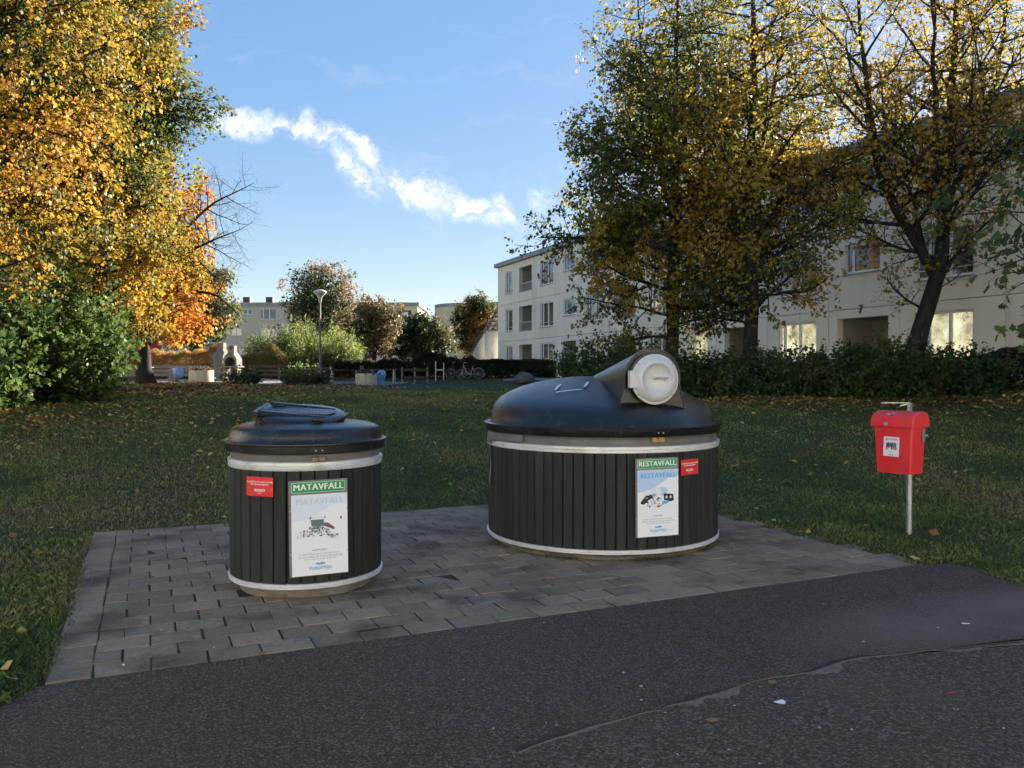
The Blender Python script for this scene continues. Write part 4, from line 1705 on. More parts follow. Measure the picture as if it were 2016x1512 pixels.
lt.box((0, .004, -.004), (.03, .02, .018))
me = lt.mesh('latch', M['brass_worn'])
me.transform(face_matrix(0, 0, SR + .01, R(22.5)) @ Matrix.Translation((.0, 0, .952)))
link('latch', me, small)
for dx in (-.022, .022):
    mb = MB()
    mb.lathe([(.006, 0), (.005, .003), (0, .004)], 8)
    me = mb.mesh('rivet', M['galv'])
    me.transform(face_matrix(0, 0, .569, R(22.5)) @ Matrix.Translation((dx, -.001, 1.008)) @ Matrix.Rotation(R(90), 4, 'X'))
    link('rivet', me, small)
poster(small, SR, R(22.3), .488, 'MATAVFALL', fig_food, R(-.6), blue=False)
notice(small, SR, R(-19.5), .765, R(.3))

# --- large container
big = empty('waste_container', (.845, 7.658, .018), 0, 'large wide black planked waste container, RESTAVFALL sign, chute with grey round door', 'waste container')
BR = 1.066
mb = MB()
mb.lathe([(BR - .07, -.02), (BR - .06, .01), (BR - .03, .03), (BR - .1, .05)], 110)
mb.build('plinth', M['plinth'], big, smooth=40)
container(big, BR, 76, .075, .890, .04)
mb = MB()
mb.lathe([(BR - .03, .92), (BR - .016, .925), (BR - .008, .95), (BR - .02, .985), (BR - .006, 1.01), (BR - .05, 1.02)], 110)
mb.build('collar', M['collar'], big, smooth=40)
lid = MB()


def lidshape(x, y, z):
    # the dome is drawn back a little to the left
    k = max(0.0, (z - 1.10) / .4)
    x, y = x * .973, y * .973
    return (x - .05 * k, y + .13 * k, z - .02 * k * max(0, x) - .11 * k * max(0, -y))


lid.lathe([(1.03, 1.0), (1.105, 1.006), (1.114, 1.02), (1.118, 1.058), (1.138, 1.064), (1.140, 1.078), (1.120, 1.084), (1.085, 1.078), (1.074, 1.092), (1.066, 1.13), (1.050, 1.185), (1.015, 1.25), (.955, 1.305), (.87, 1.352),
           (.74, 1.402), (.58, 1.445), (.40, 1.477), (.20, 1.496), (0, 1.503)], 128, None, lidshape)
blo = lid.build('lid', M['lid'], big, smooth=32)
# chute: arched front plate lofted back to the crown of the dome
nrm = Vector((math.sin(R(14)), -math.cos(R(14)), 0))
tng = Vector((math.cos(R(14)), math.sin(R(14)), 0))
cc = Vector((1.195 - .845, 6.93 - 7.658, 1.487))
cr = .256
arch = [(-.315, -.30), (-.295, -.22)]
for k in range(21):
    a = PI * (1.06 - k / 20 * 1.12)
    arch.append((cr * math.cos(a), cr * math.sin(a)))
arch += [(.295, -.22), (.315, -.30)]
apex = Vector((.81 - .845, 7.74 - 7.658, 1.40))
V, F = [], []
n = len(arch)
steps = 14
for j in range(steps + 1):
    t = j / steps
    for s, h in arch:
        f = cc + tng * s + Vector((0, 0, 1)) * h
        g = apex + tng * s * .25 + Vector((0, 0, 1)) * (h * .45)
        e = t ** 1.05
        V.append(tuple(f * (1 - e) + g * e))
for j in range(steps):
    for k in range(n - 1):
        b = j * n + k
        F.append((b, b + 1, b + n + 1, b + n))
ch = MB()
ch.add(V, F)
cho = ch.build('chute', M['lid'], big, smooth=50)
fp = MB()
rim = [cc + tng * s + Vector((0, 0, 1)) * h + nrm * .012 for s, h in arch]
inn = [cc + tng * (s * .965) + Vector((0, 0, 1)) * (h * .965) + nrm * .012 for s, h in arch]
back = [cc + tng * (s * .955) + Vector((0, 0, 1)) * (h * .955) + nrm * .002 for s, h in arch]
out0 = [cc + tng * s + Vector((0, 0, 1)) * h - nrm * .004 for s, h in arch]
V = out0 + rim + inn + back
F = []
for r in range(3):
    for k in range(n - 1):
        F.append((r * n + k, r * n + k + 1, (r + 1) * n + k + 1, (r + 1) * n + k))
F.append(tuple(3 * n + k for k in range(n)))
fp.add([tuple(v) for v in V], F)
fp.build('front_plate', M['lid'], cho, smooth=30)
DM = Matrix.Translation(cc + nrm * .012) @ Matrix((tuple(tng) + (0,), (0, 0, 1, 0), tuple(nrm) + (0,), (0, 0, 0, 1))).transposed().to_4x4() if False else None
DM = Matrix.Identity(4)
for r_ in range(3):
    DM[r_][0], DM[r_][1], DM[r_][2] = tng[r_], (0, 0, 1)[r_], nrm[r_]
    DM[r_][3] = (cc + nrm * .012)[r_]
dm = MB()
dm.lathe([(.222, -.02), (.222, .030), (.205, .034), (0, .034)], 64, DM)
dm.build('door_seat', M['lid'], cho, smooth=35)
DM = DM @ Matrix.Translation((.0, -.01, .034))
dr = MB()
dr.lathe([(.200, .0), (.212, .004), (.214, .018), (.207, .024), (.196, .022), (.191, .034), (.172, .054), (.150, .066), (.138, .068), (.131, .060), (.115, .040), (.08, .028), (0, .022)], 72, DM)
dro = dr.build('chute_door', M['greyplastic'], big, smooth=35)
hn = MB()
hn.box((-.190, .0, .026), (.10, .145, .05), ch=.006, M=DM)
hn.build('hinge_block', M['greyplastic'], dro, smooth=30)
hb = MB()
hb.box((.040, .012, .052), (.120, .024, .028), ch=.008, M=DM)
hb.box((.090, .002, .040), (.022, .034, .03), M=DM)
hb.build('handle', M['greyplastic'], dro, smooth=30)
for a in (140, 40, -40, -140):
    sc = MB()
    sc.lathe([(.008, .0), (.007, .004), (0, .005)], 10, DM @ Matrix.Translation((.201 * math.cos(R(a)), .201 * math.sin(R(a)), .022)))
    sc.build('screw', M['brass_worn'], dro)
# painted dashes on the dome
for (x0, y0, x1, y1, w) in [(-.46, -.42, -.40, -.24, .022), (-.20, -.42, -.15, -.24, .022), (-.46, -.50, -.23, -.49, .018)]:
    V, F = [], []
    for k in range(7):
        t = k / 6
        p = Vector((x0 + (x1 - x0) * t, y0 + (y1 - y0) * t, 0))
        d = Vector((x1 - x0, y1 - y0, 0)).normalized()
        s = Vector((-d.y, d.x, 0)) * w / 2
        for q in (p - s, p + s):
            V.append((q.x, q.y, 0))
        if k: F.append((2 * k - 2, 2 * k, 2 * k + 1, 2 * k - 1))
    prof = [(1.066, 1.13), (1.050, 1.185), (1.015, 1.25), (.955, 1.305), (.87, 1.352), (.74, 1.402), (.58, 1.445), (.40, 1.477), (.20, 1.496), (0, 1.503)][::-1]

    def domez(x, y):
        z = 1.42
        for _ in range(6):
            k = max(0.0, (z - 1.10) / .4)
            rr = math.hypot(x + .05 * k, y - .13 * k) / .973
            z = float(np.interp(rr, [p[0] for p in prof], [p[1] for p in prof])) - .02 * k * max(0, x + .05 * k) - .11 * k * max(0, -(y - .13 * k))
        return z
    mb = MB()
    mb.add([(x, y, domez(x, y) + .003) for x, y, _ in V], F)
    mb.build('white_mark', M['sign_white'], blo)
lt = MB()
for dx in (-.032, .032):
    lt.box((dx, 0, 0), (.050, .03, .034), ch=.006)
lt.box((0, .004, -.004), (.03, .02, .02))
me = lt.mesh('latch', M['yellow_worn'])
me.transform(face_matrix(0, 0, BR + .008, R(19)) @ Matrix.Translation((.0, 0, .985)))
link('latch', me, big)
for dx in (-.022, .022):
    mb = MB()
    mb.lathe([(.007, 0), (.006, .003), (0, .004)], 8)
    me = mb.mesh('rivet', M['galv'])
    me.transform(face_matrix(0, 0, 1.088, R(20)) @ Matrix.Translation((dx, -.001, 1.04)) @ Matrix.Rotation(R(90), 4, 'X'))
    link('rivet', me, big)
poster(big, BR, R(18.4), .515, 'RESTAVFALL', fig_rest, R(-.4))
notice(big, BR, R(36.5), .745, R(-1.0))
# frayed liner edge and hanging strap at the left
ln = MB()
V, F = [], []
for k in range(26):
    a = R(-82 + k * 1.5)
    drop = .05 + .045 * random.random() * math.exp(-((k - 6) / 9) ** 2) + (.05 * math.exp(-((k - 4) / 4) ** 2))
    for r_, z in ((BR + .002, 1.0), (BR + .010 + .004 * random.random(), .985), (BR + .012 + .006 * random.random(), .985 - drop * .8)):
        V.append((r_ * math.sin(a), -r_ * math.cos(a), z))
    if k:
        b = 3 * k
        F += [(b - 3, b, b + 1, b - 2), (b - 2, b + 1, b + 2, b - 1)]
ln.add(V, F)
ln.build('liner_edge', M['collar'], big, smooth=60)
st = MB()
a = R(-74)
for k in range(11):
    pass
pts = [((BR + .02 + .008 * math.sin(k * .9)) * math.sin(a + .004 * math.sin(k)), -(BR + .02 + .008 * math.sin(k * .9)) * math.cos(a + .004 * math.sin(k)), .96 - k * .048) for k in range(10)]
V, F = [], []
for k, p in enumerate(pts):
    w = .011 + (.010 if k > 4 else 0)
    V += [(p[0] - w * math.cos(a), p[1] - w * math.sin(a), p[2]), (p[0] + w * math.cos(a), p[1] + w * math.sin(a), p[2])]
    if k: F.append((2 * k - 2, 2 * k - 1, 2 * k + 1, 2 * k))
st.add(V, F)
st.build('strap', M['backplate'], big)

# ------------------------------------------------------------------ red battery box on its post
batt = empty('battery_box', (3.81, 7.78, 0), 0, 'red plastic battery collection box with a domed lid on a thin galvanised post', 'collection box')
mb = MB()
mb.tube([(0, 0, -.05), (0, 0, 1.16)], .027, 20)
mb.build('post', M['galv'], batt, smooth=60)
BA = math.atan2(-.6, -.8) + PI / 2          # box front looks to -local y
BM = Matrix.Translation((-.8 * .185, -.6 * .185, 0)) @ Matrix.Rotation(BA, 4, 'Z')
mb = MB()
mb.box((0, 0, .845), (.372, .262, .47), ch=.014, M=BM, taper=.88)
mb.build('box', M['red_plastic'], batt, smooth=30)
mb = MB()
sec = [(-.155, 0), (-.158, .05), (-.135, .098), (-.06, .138), (.05, .146), (.125, .128), (.155, .07), (.158, .0)]
V, F = [], []
for x in (-.207, -.196, .196, .207):
    sh = .93 if abs(x) > .2 else 1.0
    V += [(x, y * sh, 1.045 + (z * sh)) for y, z in sec]
ns = len(sec)
for j in range(3):
    for k in range(ns - 1):
        F.append((j * ns + k, (j + 1) * ns + k, (j + 1) * ns + k + 1, j * ns + k + 1))
F += [tuple(range(ns)), tuple(range(4 * ns - 1, 3 * ns - 1, -1))]
F += [(j * ns + ns - 1, (j + 1) * ns + ns - 1, (j + 1) * ns, j * ns) for j in range(3)]
mb.add(V, F, BM)
blid = mb.build('lid', M['red_plastic'], batt, smooth=30)
mb = MB()
mb.box((-.02, -.163, 1.085), (.115, .008, .075), ch=.003, M=BM)
mb.build('slot_cover', M['red_plastic'], blid)
mb = MB()
mb.box((-.045, -.170, 1.072), (.040, .008, .026), ch=.002, M=BM)
mb.build('lock', M['galv'], blid)
rnd = random.Random(2)
for k in range(12):
    mb = MB()
    x = -.07 + .08 * rnd.random()
    mb.box((x, -.118 - .006 * rnd.random(), 1.158 + .01 * rnd.random()), (.012, .012, .006), M=BM)
    mb.build('sticker', M[rnd.choice(['ink_dark', 'ink_pale', 'text_blue', 'ink_grey'])], blid)
FM = BM @ Matrix.Translation((-.012, -.1295, .86)) @ Matrix.Rotation(R(-2.6), 4, 'X') @ Matrix.Rotation(R(1.0), 4, 'Y')
lab = plate(batt, 'sticker', .150, .182, .002, M['poster'], FM)
shape2d(lab, 'print', [(-.075, .091), (.075, .091), (.075, .062), (.0, .055), (-.04, .046), (-.075, .034)], M['ink_pale'], FM, -.0012)
txt(lab, 'lettering', 'BATTERIER', .021, M['sign_red'], FM, 0, .067, -.0022, bold=.0003)
for k in range(26):
    x = rnd.uniform(-.05, .05)
    if k < 7:
        x = -.042 + .014 * k
        shape2d(lab, 'picture', [(x - .006, -.005), (x + .006, -.005), (x + .006, .03 + .012 * rnd.random()), (x - .006, .03 + .01 * rnd.random())], M[rnd.choice(['ink_dark', 'ink_dark', 'ink_teal'])], FM, -.0014 - .00004 * k)
    else:
        shape2d(lab, 'picture', blob(x, rnd.uniform(-.026, .004), .008, .007, 7, rnd), M[rnd.choice(['ink_teal', 'ink_grey', 'yellow_worn', 'sign_red', 'text_blue', 'ink_brown'])], FM, -.0014 - .00004 * k)
txt(lab, 'lettering', 'VafabMiljö', .012, M['ink_dark'], FM, 0, -.078, -.002)
mb = MB()
mb.box((0, 0, 1.205), (.028, .04, .11), rz=BA)
mb.box((-.13, .02, 1.262), (.27, .022, .008), rz=R(-4))
mb.bar((-.02, 0, 1.25), (-.09, .012, 1.235), .01)
mb.build('bracket', M['galv'], batt)
mb = MB()
mb.box((.19, .07, .965), (.006, .045, .115), M=BM)
mb.box((.19, .115, .965), (.02, .05, .02), M=BM)
mb.build('side_plate', M['galv'], batt)
mb = MB()
mb.box((0, .06, .60), (.06, .16, .014), M=BM)
mb.build('shelf_clamp', M['galv'], batt)

# ------------------------------------------------------------------ yard furniture
def planter(x, y, w, h, label, seed):
    z = gzf(x, y)
    p = empty('planter', (x, y, z), 0, label, 'planter', 'round concrete planters at the edge of the gravel')
    mb = MB()
    r = w / 2
    mb.lathe([(r * .99, -.02), (r, .02), (r, h - .02), (r - .01, h), (r - .09, h), (r - .10, h - .12), (0, h - .10)], 28)
    mb.build('rim', M['planter'], p, smooth=35)
    rng = np.random.default_rng(seed)
    n = 260
    P = np.stack([rng.normal(0, r * .45, n), rng.normal(0, r * .45, n), h - .08 + .22 * rng.random(n)], 1)
    cols = palette(P, [(.06, .08, .03), (.10, .07, .04), (.14, .05, .045)], 4, 0, seed, rng=rng)
    leaves_obj('flowers', P, rng.standard_normal((n, 3)) + [0, 0, .6], rng.standard_normal((n, 3)), .11 * (.6 + .8 * rng.random(n)), cols, M['leaf'], p, 'diamond')
    return p


planter(-17.05, 44.6, 1.30, .66, 'round concrete planter in the sun left of the brick grill', 1)
planter(-7.75, 43.3, 1.12, .62, 'round concrete planter in the shade right of the lamp post', 2)

# lamp
lx, ly = -10.62, 45.0
lamp = empty('street_lamp', (lx, ly, gzf(lx, ly)), 0, 'park lamp on a tall plain pole with a pale funnel shaped head', 'street lamp')
mb = MB()
mb.tube([(0, 0, -.1), (0, 0, 1.1), (0, 0, 1.15), (0, 0, 4.62)], [.085, .085, .06, .048], 12)
mb.build('pole', M['lamp_pole'], lamp, smooth=50)
mb = MB()
mb.lathe([(.05, 4.55), (.085, 4.62), (.11, 4.80), (.20, 4.95), (.345, 5.07), (.37, 5.12), (.365, 5.16), (.30, 5.21), (.12, 5.27), (0, 5.28)], 28)
mb.build('lamp_shade', M['lamp_head'], lamp, smooth=50)


def grill(x, y, rz, label, s=1.0):
    g = empty('grill', (x, y, gzf(x, y)), rz, label, 'grill', 'concrete garden grills by the tables')
    for sx in (-.42, .42):
        mb = MB()
        mb.box((sx, 0, .45), (.14, .7, .94), ch=.01)
        mb.build('leg', M['concrete'], g)
    mb = MB()
    mb.box((0, -.05, .97), (1.25, .95, .09), ch=.01)
    mb.build('hearth', M['concrete'], g)
    # fire box with an arched mouth
    mb = MB()
    out = [(-.50, 1.02), (.50, 1.02), (.50, 1.45), (.42, 1.62), (.27, 1.82), (-.27, 1.82), (-.42, 1.62), (-.50, 1.45)]
    arc = [(.38, 1.03), (.38, 1.32)] + [(.38 * math.cos(a), 1.32 + .30 * math.sin(a)) for a in np.linspace(.2, PI - .2, 9)] + [(-.38, 1.32), (-.38, 1.03)]
    yf, yb = -.36, .34
    nO, nA = len(out), len(arc)
    V = [(px, yf, pz) for px, pz in out] + [(px, yf, pz) for px, pz in arc] + [(px, yf + .55, pz) for px, pz in arc] + [(px, yb, pz) for px, pz in out]
    F = [tuple(nO + nA + k for k in range(nA))]
    F += [(nO + k, nO + k + 1, nO + nA + k + 1, nO + nA + k) for k in range(nA - 1)]
    o2 = nO + 2 * nA
    F += [(k, (k + 1) % nO, o2 + (k + 1) % nO, o2 + k) for k in range(nO)] + [tuple(o2 + k for k in range(nO - 1, -1, -1))]
    front = [1, 2, 3, 4, 5, 6, 7, 0] + [nO + k for k in range(nA - 1, -1, -1)]
    F.append(tuple(front))
    mb.add(V, F)
    fb = mb.build('fire_box', M['concrete'], g)
    mb = MB()
    mb.prism([(-.37, .03), (.37, .03), (.37, -.3), (-.37, -.3)], 1.03, 1.05)
    mb.box((0, .165, 1.3), (.74, .02, .56))
    mb.build('soot', M['iron_black'], fb)
    mb = MB()
    V = [(-.27, -.28, 1.82), (.27, -.28, 1.82), (.27, .28, 1.82), (-.27, .28, 1.82), (-.21, -.21, 2.0), (.21, -.21, 2.0), (.21, .21, 2.0), (-.21, .21, 2.0)]
    mb.add(V, [(0, 1, 5, 4), (1, 2, 6, 5), (2, 3, 7, 6), (3, 0, 4, 7)])
    mb.box((0, 0, 2.2), (.42, .42, .40), ch=.015)
    ck = mb.build('chimney', M['concrete'], g)
    mb = MB()
    mb.lathe([(.13, .0), (.13, .004), (0, .004)], 18, Matrix.Translation((0, -.211, 2.24)) @ Matrix.Rotation(R(90), 4, 'X'))
    mb.build('smoke_hole', M['iron_black'], ck)
    g.scale = (s, s, s)
    return g


grill(-16.35, 47.6, R(-12), 'nearer concrete garden grill with arched fire mouth beside the sunlit planter', .86)
grill(-17.55, 49.2, R(78), 'second concrete garden grill half hidden behind the nearer one', .92)


def bench(x, y, rz, label):
    g = empty('park_bench', (x, y, gzf(x, y) + .03), rz, label, 'bench', 'benches and tables on the gravel')
    for k in range(3):
        mb = MB()
        mb.box((0, -.22 + .15 * k, .45), (1.7, .13, .045), ch=.006)
        mb.build('seat_slat', M['wood_dark'], g)
    for k in range(3):
        mb = MB()
        mb.box((0, .20 + .03 * k, .60 + .15 * k), (1.7, .035, .12))
        mb.build('back_slat', M['wood_dark'], g)
    for sx in (-.72, .72):
        mb = MB()
        mb.bar((sx, -.24, 0), (sx, -.24, .43), .05)
        mb.bar((sx, .17, 0), (sx, .27, .98), .05)
        mb.box((sx, -.02, .41), (.05, .50, .04))
        mb.build('leg', M['galv'], g)
    return g


def table(x, y, rz, label, w=1.9, mat='wood_dark'):
    g = empty('picnic_table', (x, y, gzf(x, y) + .03), rz, label, 'table', 'benches and tables on the gravel')
    for k in range(4):
        mb = MB()
        mb.box((0, -.27 + .18 * k, .75), (w, .16, .045), ch=.006)
        mb.build('table_board', M[mat], g)
    for sx in (-w * .36, w * .36):
        mb = MB()
        mb.bar((sx, -.28, 0), (sx, -.12, .72), .07)
        mb.bar((sx, .28, 0), (sx, .12, .72), .07)
        mb.box((sx, 0, .69), (.06, .6, .06))
        mb.build('leg', M['galv'], g)
    return g


bench(-11.2, 46.9, R(14), 'dark slatted bench just behind the foot of the lamp post')
bench(-8.5, 47.4, R(95), 'dark slatted bench seen from its end right of the lamp post')
table(-9.8, 47.5, R(6), 'dark wooden table between the two benches behind the lamp')
table(-7.3, 46.2, R(-5), 'wooden table behind the shaded planter', 1.7)
table(-21.5, 46.3, R(8), 'wooden table in front of the low fence right of the orange tree', 1.9, 'wood_grey')
table(-18.6, 46.6, R(2), 'wooden table with the grills, behind the sunlit planter', 2.0, 'wood_grey')


def rail_fence(x0, y0, x1, y1, label, rails, mat, npost, h):
    g = empty('rail_fence', (x0, y0, gzf(x0, y0)), 0, label, 'fence', 'low rail fences round the gravel')
    L = math.hypot(x1 - x0, y1 - y0)
    a = math.atan2(y1 - y0, x1 - x0)
    for z in rails:
        mb = MB()
        mb.box((L / 2, -.05, z), (L, .04, .16))
        me = mb.mesh('rail', M[mat])
        me.transform(Matrix.Rotation(a, 4, 'Z'))
        link('rail', me, g)
    for k in range(npost):
        mb = MB()
        mb.box((L * k / (npost - 1), .02, h / 2), (.09, .09, h))
        me = mb.mesh('post', M['wood_grey'])
        me.transform(Matrix.Rotation(a, 4, 'Z'))
        link('post', me, g)
    return g


rail_fence(-16.4, 50.9, -12.6, 50.2, 'low dark board fence right of the grills, below the willow', (.20, .45, .72), 'wood_dark', 3, .82)
rail_fence(-24.5, 50.6, -19.2, 51.0, 'low pale board fence left of the grills under the red shrubs', (.20, .45, .70), 'wood_grey', 4, .8)
rail_fence(-6.3, 46.6, -4.9, 47.1, 'short low board fence right of the shaded planter', (.30, .75), 'wood_dark', 3, .9)

lb = empty('litter_bin', (-18.75, 45.3, gzf(-18.75, 45.3)), 0, 'dark litter bin with a blue bag hanging over its rim, left of the sunlit planter', 'litter bin')
mb = MB()
mb.box((-.12, 0, .35), (.42, .40, .72), ch=.02)
mb.build('bin_body', M['backplate'], lb)
mb = MB()
mb.lathe([(.12, .22), (.22, .28), (.27, .5), (.25, .70), (.20, .78), (.0, .80)], 14, Matrix.Translation((.18, -.08, 0)), lambda x, y, z: (x * (1 + .12 * math.sin(z * 19)), y * (1 + .1 * math.cos(z * 23)), z))
mb.build('bag', M['bag_blue'], lb, smooth=70)
bg = MB()
bg.lathe([(.10, 0), (.15, .1), (.18, .4), (.26, .55), (.24, .72), (.12, .82), (0, .84)], 14, None, lambda x, y, z: (x * (1 + .12 * math.sin(z * 17)), y * (1 + .1 * math.cos(z * 21)), z))
tag(bg.build('plastic_bag', M['bag_blue'], None, smooth=70, loc=(-7.05, 43.9, gzf(-7.05, 43.9))), 'blue plastic sack standing behind the shaded planter', 'bag')

nb = empty('notice_board', (-24.2, 55.0, gzf(-24.2, 55.0)), R(4), 'dark red notice board on two wooden posts seen behind the orange tree', 'notice board')
mb = MB()
mb.box((0, 0, 1.95), (1.0, .06, .72))
mb.build('board', M['sign_maroon'], nb)
for s in (-.56, .56):
    mb = MB()
    mb.box((s, 0, 1.2), (.09, .09, 2.5))
    mb.build('post', M['wood_pale'], nb)

sk = empty('tree_stake', (-4.5, 50.6, gzf(-4.5, 50.6)), R(8), 'two pale wooden stakes with a cross bar holding a sapling by the hedge', 'tree stake')
for x, zt in ((-.25, 1.18), (.25, 1.10)):
    mb = MB()
    mb.tube([(x, 0, -.05), (x, 0, zt)], .04, 8)
    mb.build('stake', M['wood_pale'], sk)
mb = MB()
mb.box((0, -.05, .66), (.5, .03, .09))
mb.build('cross_bar', M['wood_pale'], sk)
mb = MB()
mb.tube([(0, .02, 0), (.02, .02, .8), (.0, .02, 1.4)], [.022, .016, .006], 6)
mb.build('sapling', M['bark'], sk)


def bicycle(x, y, rz, label, mat, s=1.0):
    g = empty('bicycle', (x, y, gzf(x, y) + .02), rz, label, 'bicycle', 'bicycles leaning at the hedge')
    r = .335
    for wx, nm in ((-.53, 'wheel'), (.53, 'wheel')):
        w = MB()
        w.tube([(wx + r * math.cos(a), 0, r + r * math.sin(a)) for a in np.linspace(0, 2 * PI, 29)], .021, 6, cap=False)
        wo = w.build('wheel', M['rubber'], g, smooth=60)
        sp = MB()
        sp.tube([(wx + (r - .03) * math.cos(a), 0, r + (r - .03) * math.sin(a)) for a in np.linspace(0, 2 * PI, 29)], .011, 5, cap=False)
        for a in np.linspace(0, PI, 9)[:-1]:
            sp.bar((wx + (r - .03) * math.cos(a), 0, r + (r - .03) * math.sin(a)), (wx - (r - .03) * math.cos(a), 0, r - (r - .03) * math.sin(a)), .005)
        sp.build('rim', M['galv'], wo)
    f = MB()
    hb, st, bb, rear = (-.36, 0, .82), (.20, 0, .80), (.03, 0, .29), (.53, 0, r)
    f.tube([hb, (-.25, 0, .52), (-.12, 0, .34), bb], .024, 8)
    f.tube([(-.38, 0, .92), (-.42, 0, .70), (-.53, 0, r)], .018, 8)
    f.tube([bb, st], .020, 8)
    f.tube([bb, rear], .015, 6)
    f.tube([rear, (.17, 0, .70)], .014, 6)
    f.tube([(-.30, 0, .62), (-.16, 0, .42), (.06, 0, .36)], .016, 6)
    f.build('frame', M[mat], g, smooth=60)
    h = MB()
    h.tube([(-.20, -.26, 1.02), (-.33, -.2, 1.05), (-.38, 0, 1.02), (-.33, .2, 1.05), (-.20, .26, 1.02)], .014, 6)
    h.tube([(-.38, 0, .9), (-.38, 0, 1.03)], .014, 6)
    h.build('handlebar', M['galv'], g, smooth=60)
    sd = MB()
    sd.prism([(.10, -.03), (.22, -.05), (.33, -.09), (.37, 0), (.33, .09), (.22, .05), (.10, .03)], .88, .93)
    sd.tube([(.20, 0, .78), (.225, 0, .9)], .014, 6)
    sd.build('saddle', M['rubber'], g)
    md = MB()
    md.tube([(.53 + .37 * math.cos(a), 0, r + .37 * math.sin(a)) for a in np.linspace(-.5, 2.7, 16)], .018, 6)
    md.build('mudguard', M[mat], g, smooth=60)
    ck = MB()
    ck.lathe([(.09, -.01), (.09, .01)], 16, Matrix.Translation((.03, -.05, .29)) @ Matrix.Rotation(R(90), 4, 'X'))
    ck.bar((.03, -.08, .29), (.13, -.08, .16), .02)
    ck.box((.16, -.12, .15), (.09, .08, .025))
    ck.build('pedal_crank', M['iron_black'], g)
    return g


bicycle(-2.62, 50.6, R(3), 'pale low step bicycle parked before the dark hedge', 'bike_paint')
bicycle(-3.35, 51.0, R(-8), 'black bicycle in the shade behind the pale bicycle', 'iron_black')

bo = bpy.data.meshes.new('boulder')
import bmesh
bm = bmesh.new()
bmesh.ops.create_icosphere(bm, subdivisions=4, radius=1.0)
for v in bm.verts:
    p = np.array([list(v.co)])
    k = 1 + .38 * (vnoise(p + 7, 1.5, 3)[0] - .5) + .14 * (vnoise(p + 3, 4.2, 4)[0] - .5) + .05 * (vnoise(p, 11, 5)[0] - .5)
    v.co = Vector((v.co.x * .56 * k, v.co.y * .5 * k, max(-.2, v.co.z) * .48 * k + .14))
bm.to_mesh(bo)
bm.free()
bo.materials.append(M['stone'])
bo.polygons.foreach_set('use_smooth', [True] * len(bo.polygons))
tag(link('boulder', bo, None, (.66, 43.2, gzf(.66, 43.2) - .05)), 'grey brown boulder on the lawn edge left of the large container lid', 'boulder')


# ------------------------------------------------------------------ trees and shrubs
GOLD = [(.055, .075, .014), (.11, .115, .017), (.23, .16, .020), (.33, .20, .020), (.42, .245, .024), (.40, .18, .022)]
LIMEG = [(.050, .075, .015), (.085, .105, .019), (.15, .15, .024), (.24, .195, .028), (.35, .24, .03)]
LIMEY = [(.11, .125, .024), (.21, .195, .03), (.36, .265, .034), (.44, .29, .036), (.38, .22, .03)]
ORNG = [(.30, .19, .02), (.48, .26, .022), (.55, .25, .022), (.56, .20, .022), (.48, .15, .022)]
GREEN = [(.034, .066, .018), (.052, .098, .022), (.078, .135, .028), (.11, .165, .034)]
DARKG = [(.032, .062, .022), (.048, .090, .028), (.070, .115, .034), (.10, .125, .04)]
RIGHT = 'three lime trees along the long apartment house'
LEFT = 'tall autumn trees at the left edge of the lawn'


def zb(x, y): return (x, y, gzf(x, y) - .05)


# right row of limes, before the facade
make_tree('lime_tree', 'left lime tree of the row, full green and gold crown reaching lowest', 'tree', RIGHT, zb(4.75, 24.2),
          [[(0, 0, 0, .20), (.0, 0, 2.5, .175), (.02, .0, 5, .15), (.08, .05, 8, .10), (.15, .05, 11, .055), (.2, .0, 14.2, .012)],
           [(.02, 0, 5.2, .09), (-.5, .1, 7.5, .07), (-.9, .2, 10, .04), (-1.1, .2, 13, .01)], [(.03, 0, 6.0, .08), (.5, -.2, 8.2, .06), (.8, -.3, 11, .03), (1.0, -.3, 13.5, .01)]],
          [(1.5, 2.4), (2.6, 3.4), (4.0, 3.9), (5.5, 3.6), (7, 2.9), (9, 2.2), (11, 1.5), (14.5, .5)], 118, 11, 6, 6.6, .108, LIMEG, .55, .04, seed=11, ang1=(80, 10), up1=.2, shape='diamond', twigs=.5, droop=.7, keep=lambda P: np.interp(P[:, 2], [6, 11], [1.3, .7]))
make_tree('lime_tree', 'middle lime tree of the row, straight trunk and thinning golden top', 'tree', RIGHT, zb(6.55, 22.4),
          [[(0, 0, 0, .215), (.02, 0, 2.5, .18), (0, .0, 5, .15), (.1, .05, 8, .11), (.05, .05, 11, .06), (.1, .0, 14.2, .012)],
           [(.0, 0, 5.6, .08), (.6, .3, 8.0, .06), (1.1, .3, 11, .03), (1.3, .2, 13, .01)]],
          [(1.9, 2.3), (3.0, 3.3), (5, 3.6), (7, 3.0), (9, 2.2), (11, 1.6), (14, .7)], 94, 10, 6, 4.3, .105, LIMEY, .6, -.04, seed=12, ang1=(78, 12), up1=.22, shape='diamond', twigs=.5, droop=.7, keep=lambda P: np.interp(P[:, 2], [6, 11], [1.3, .7]))
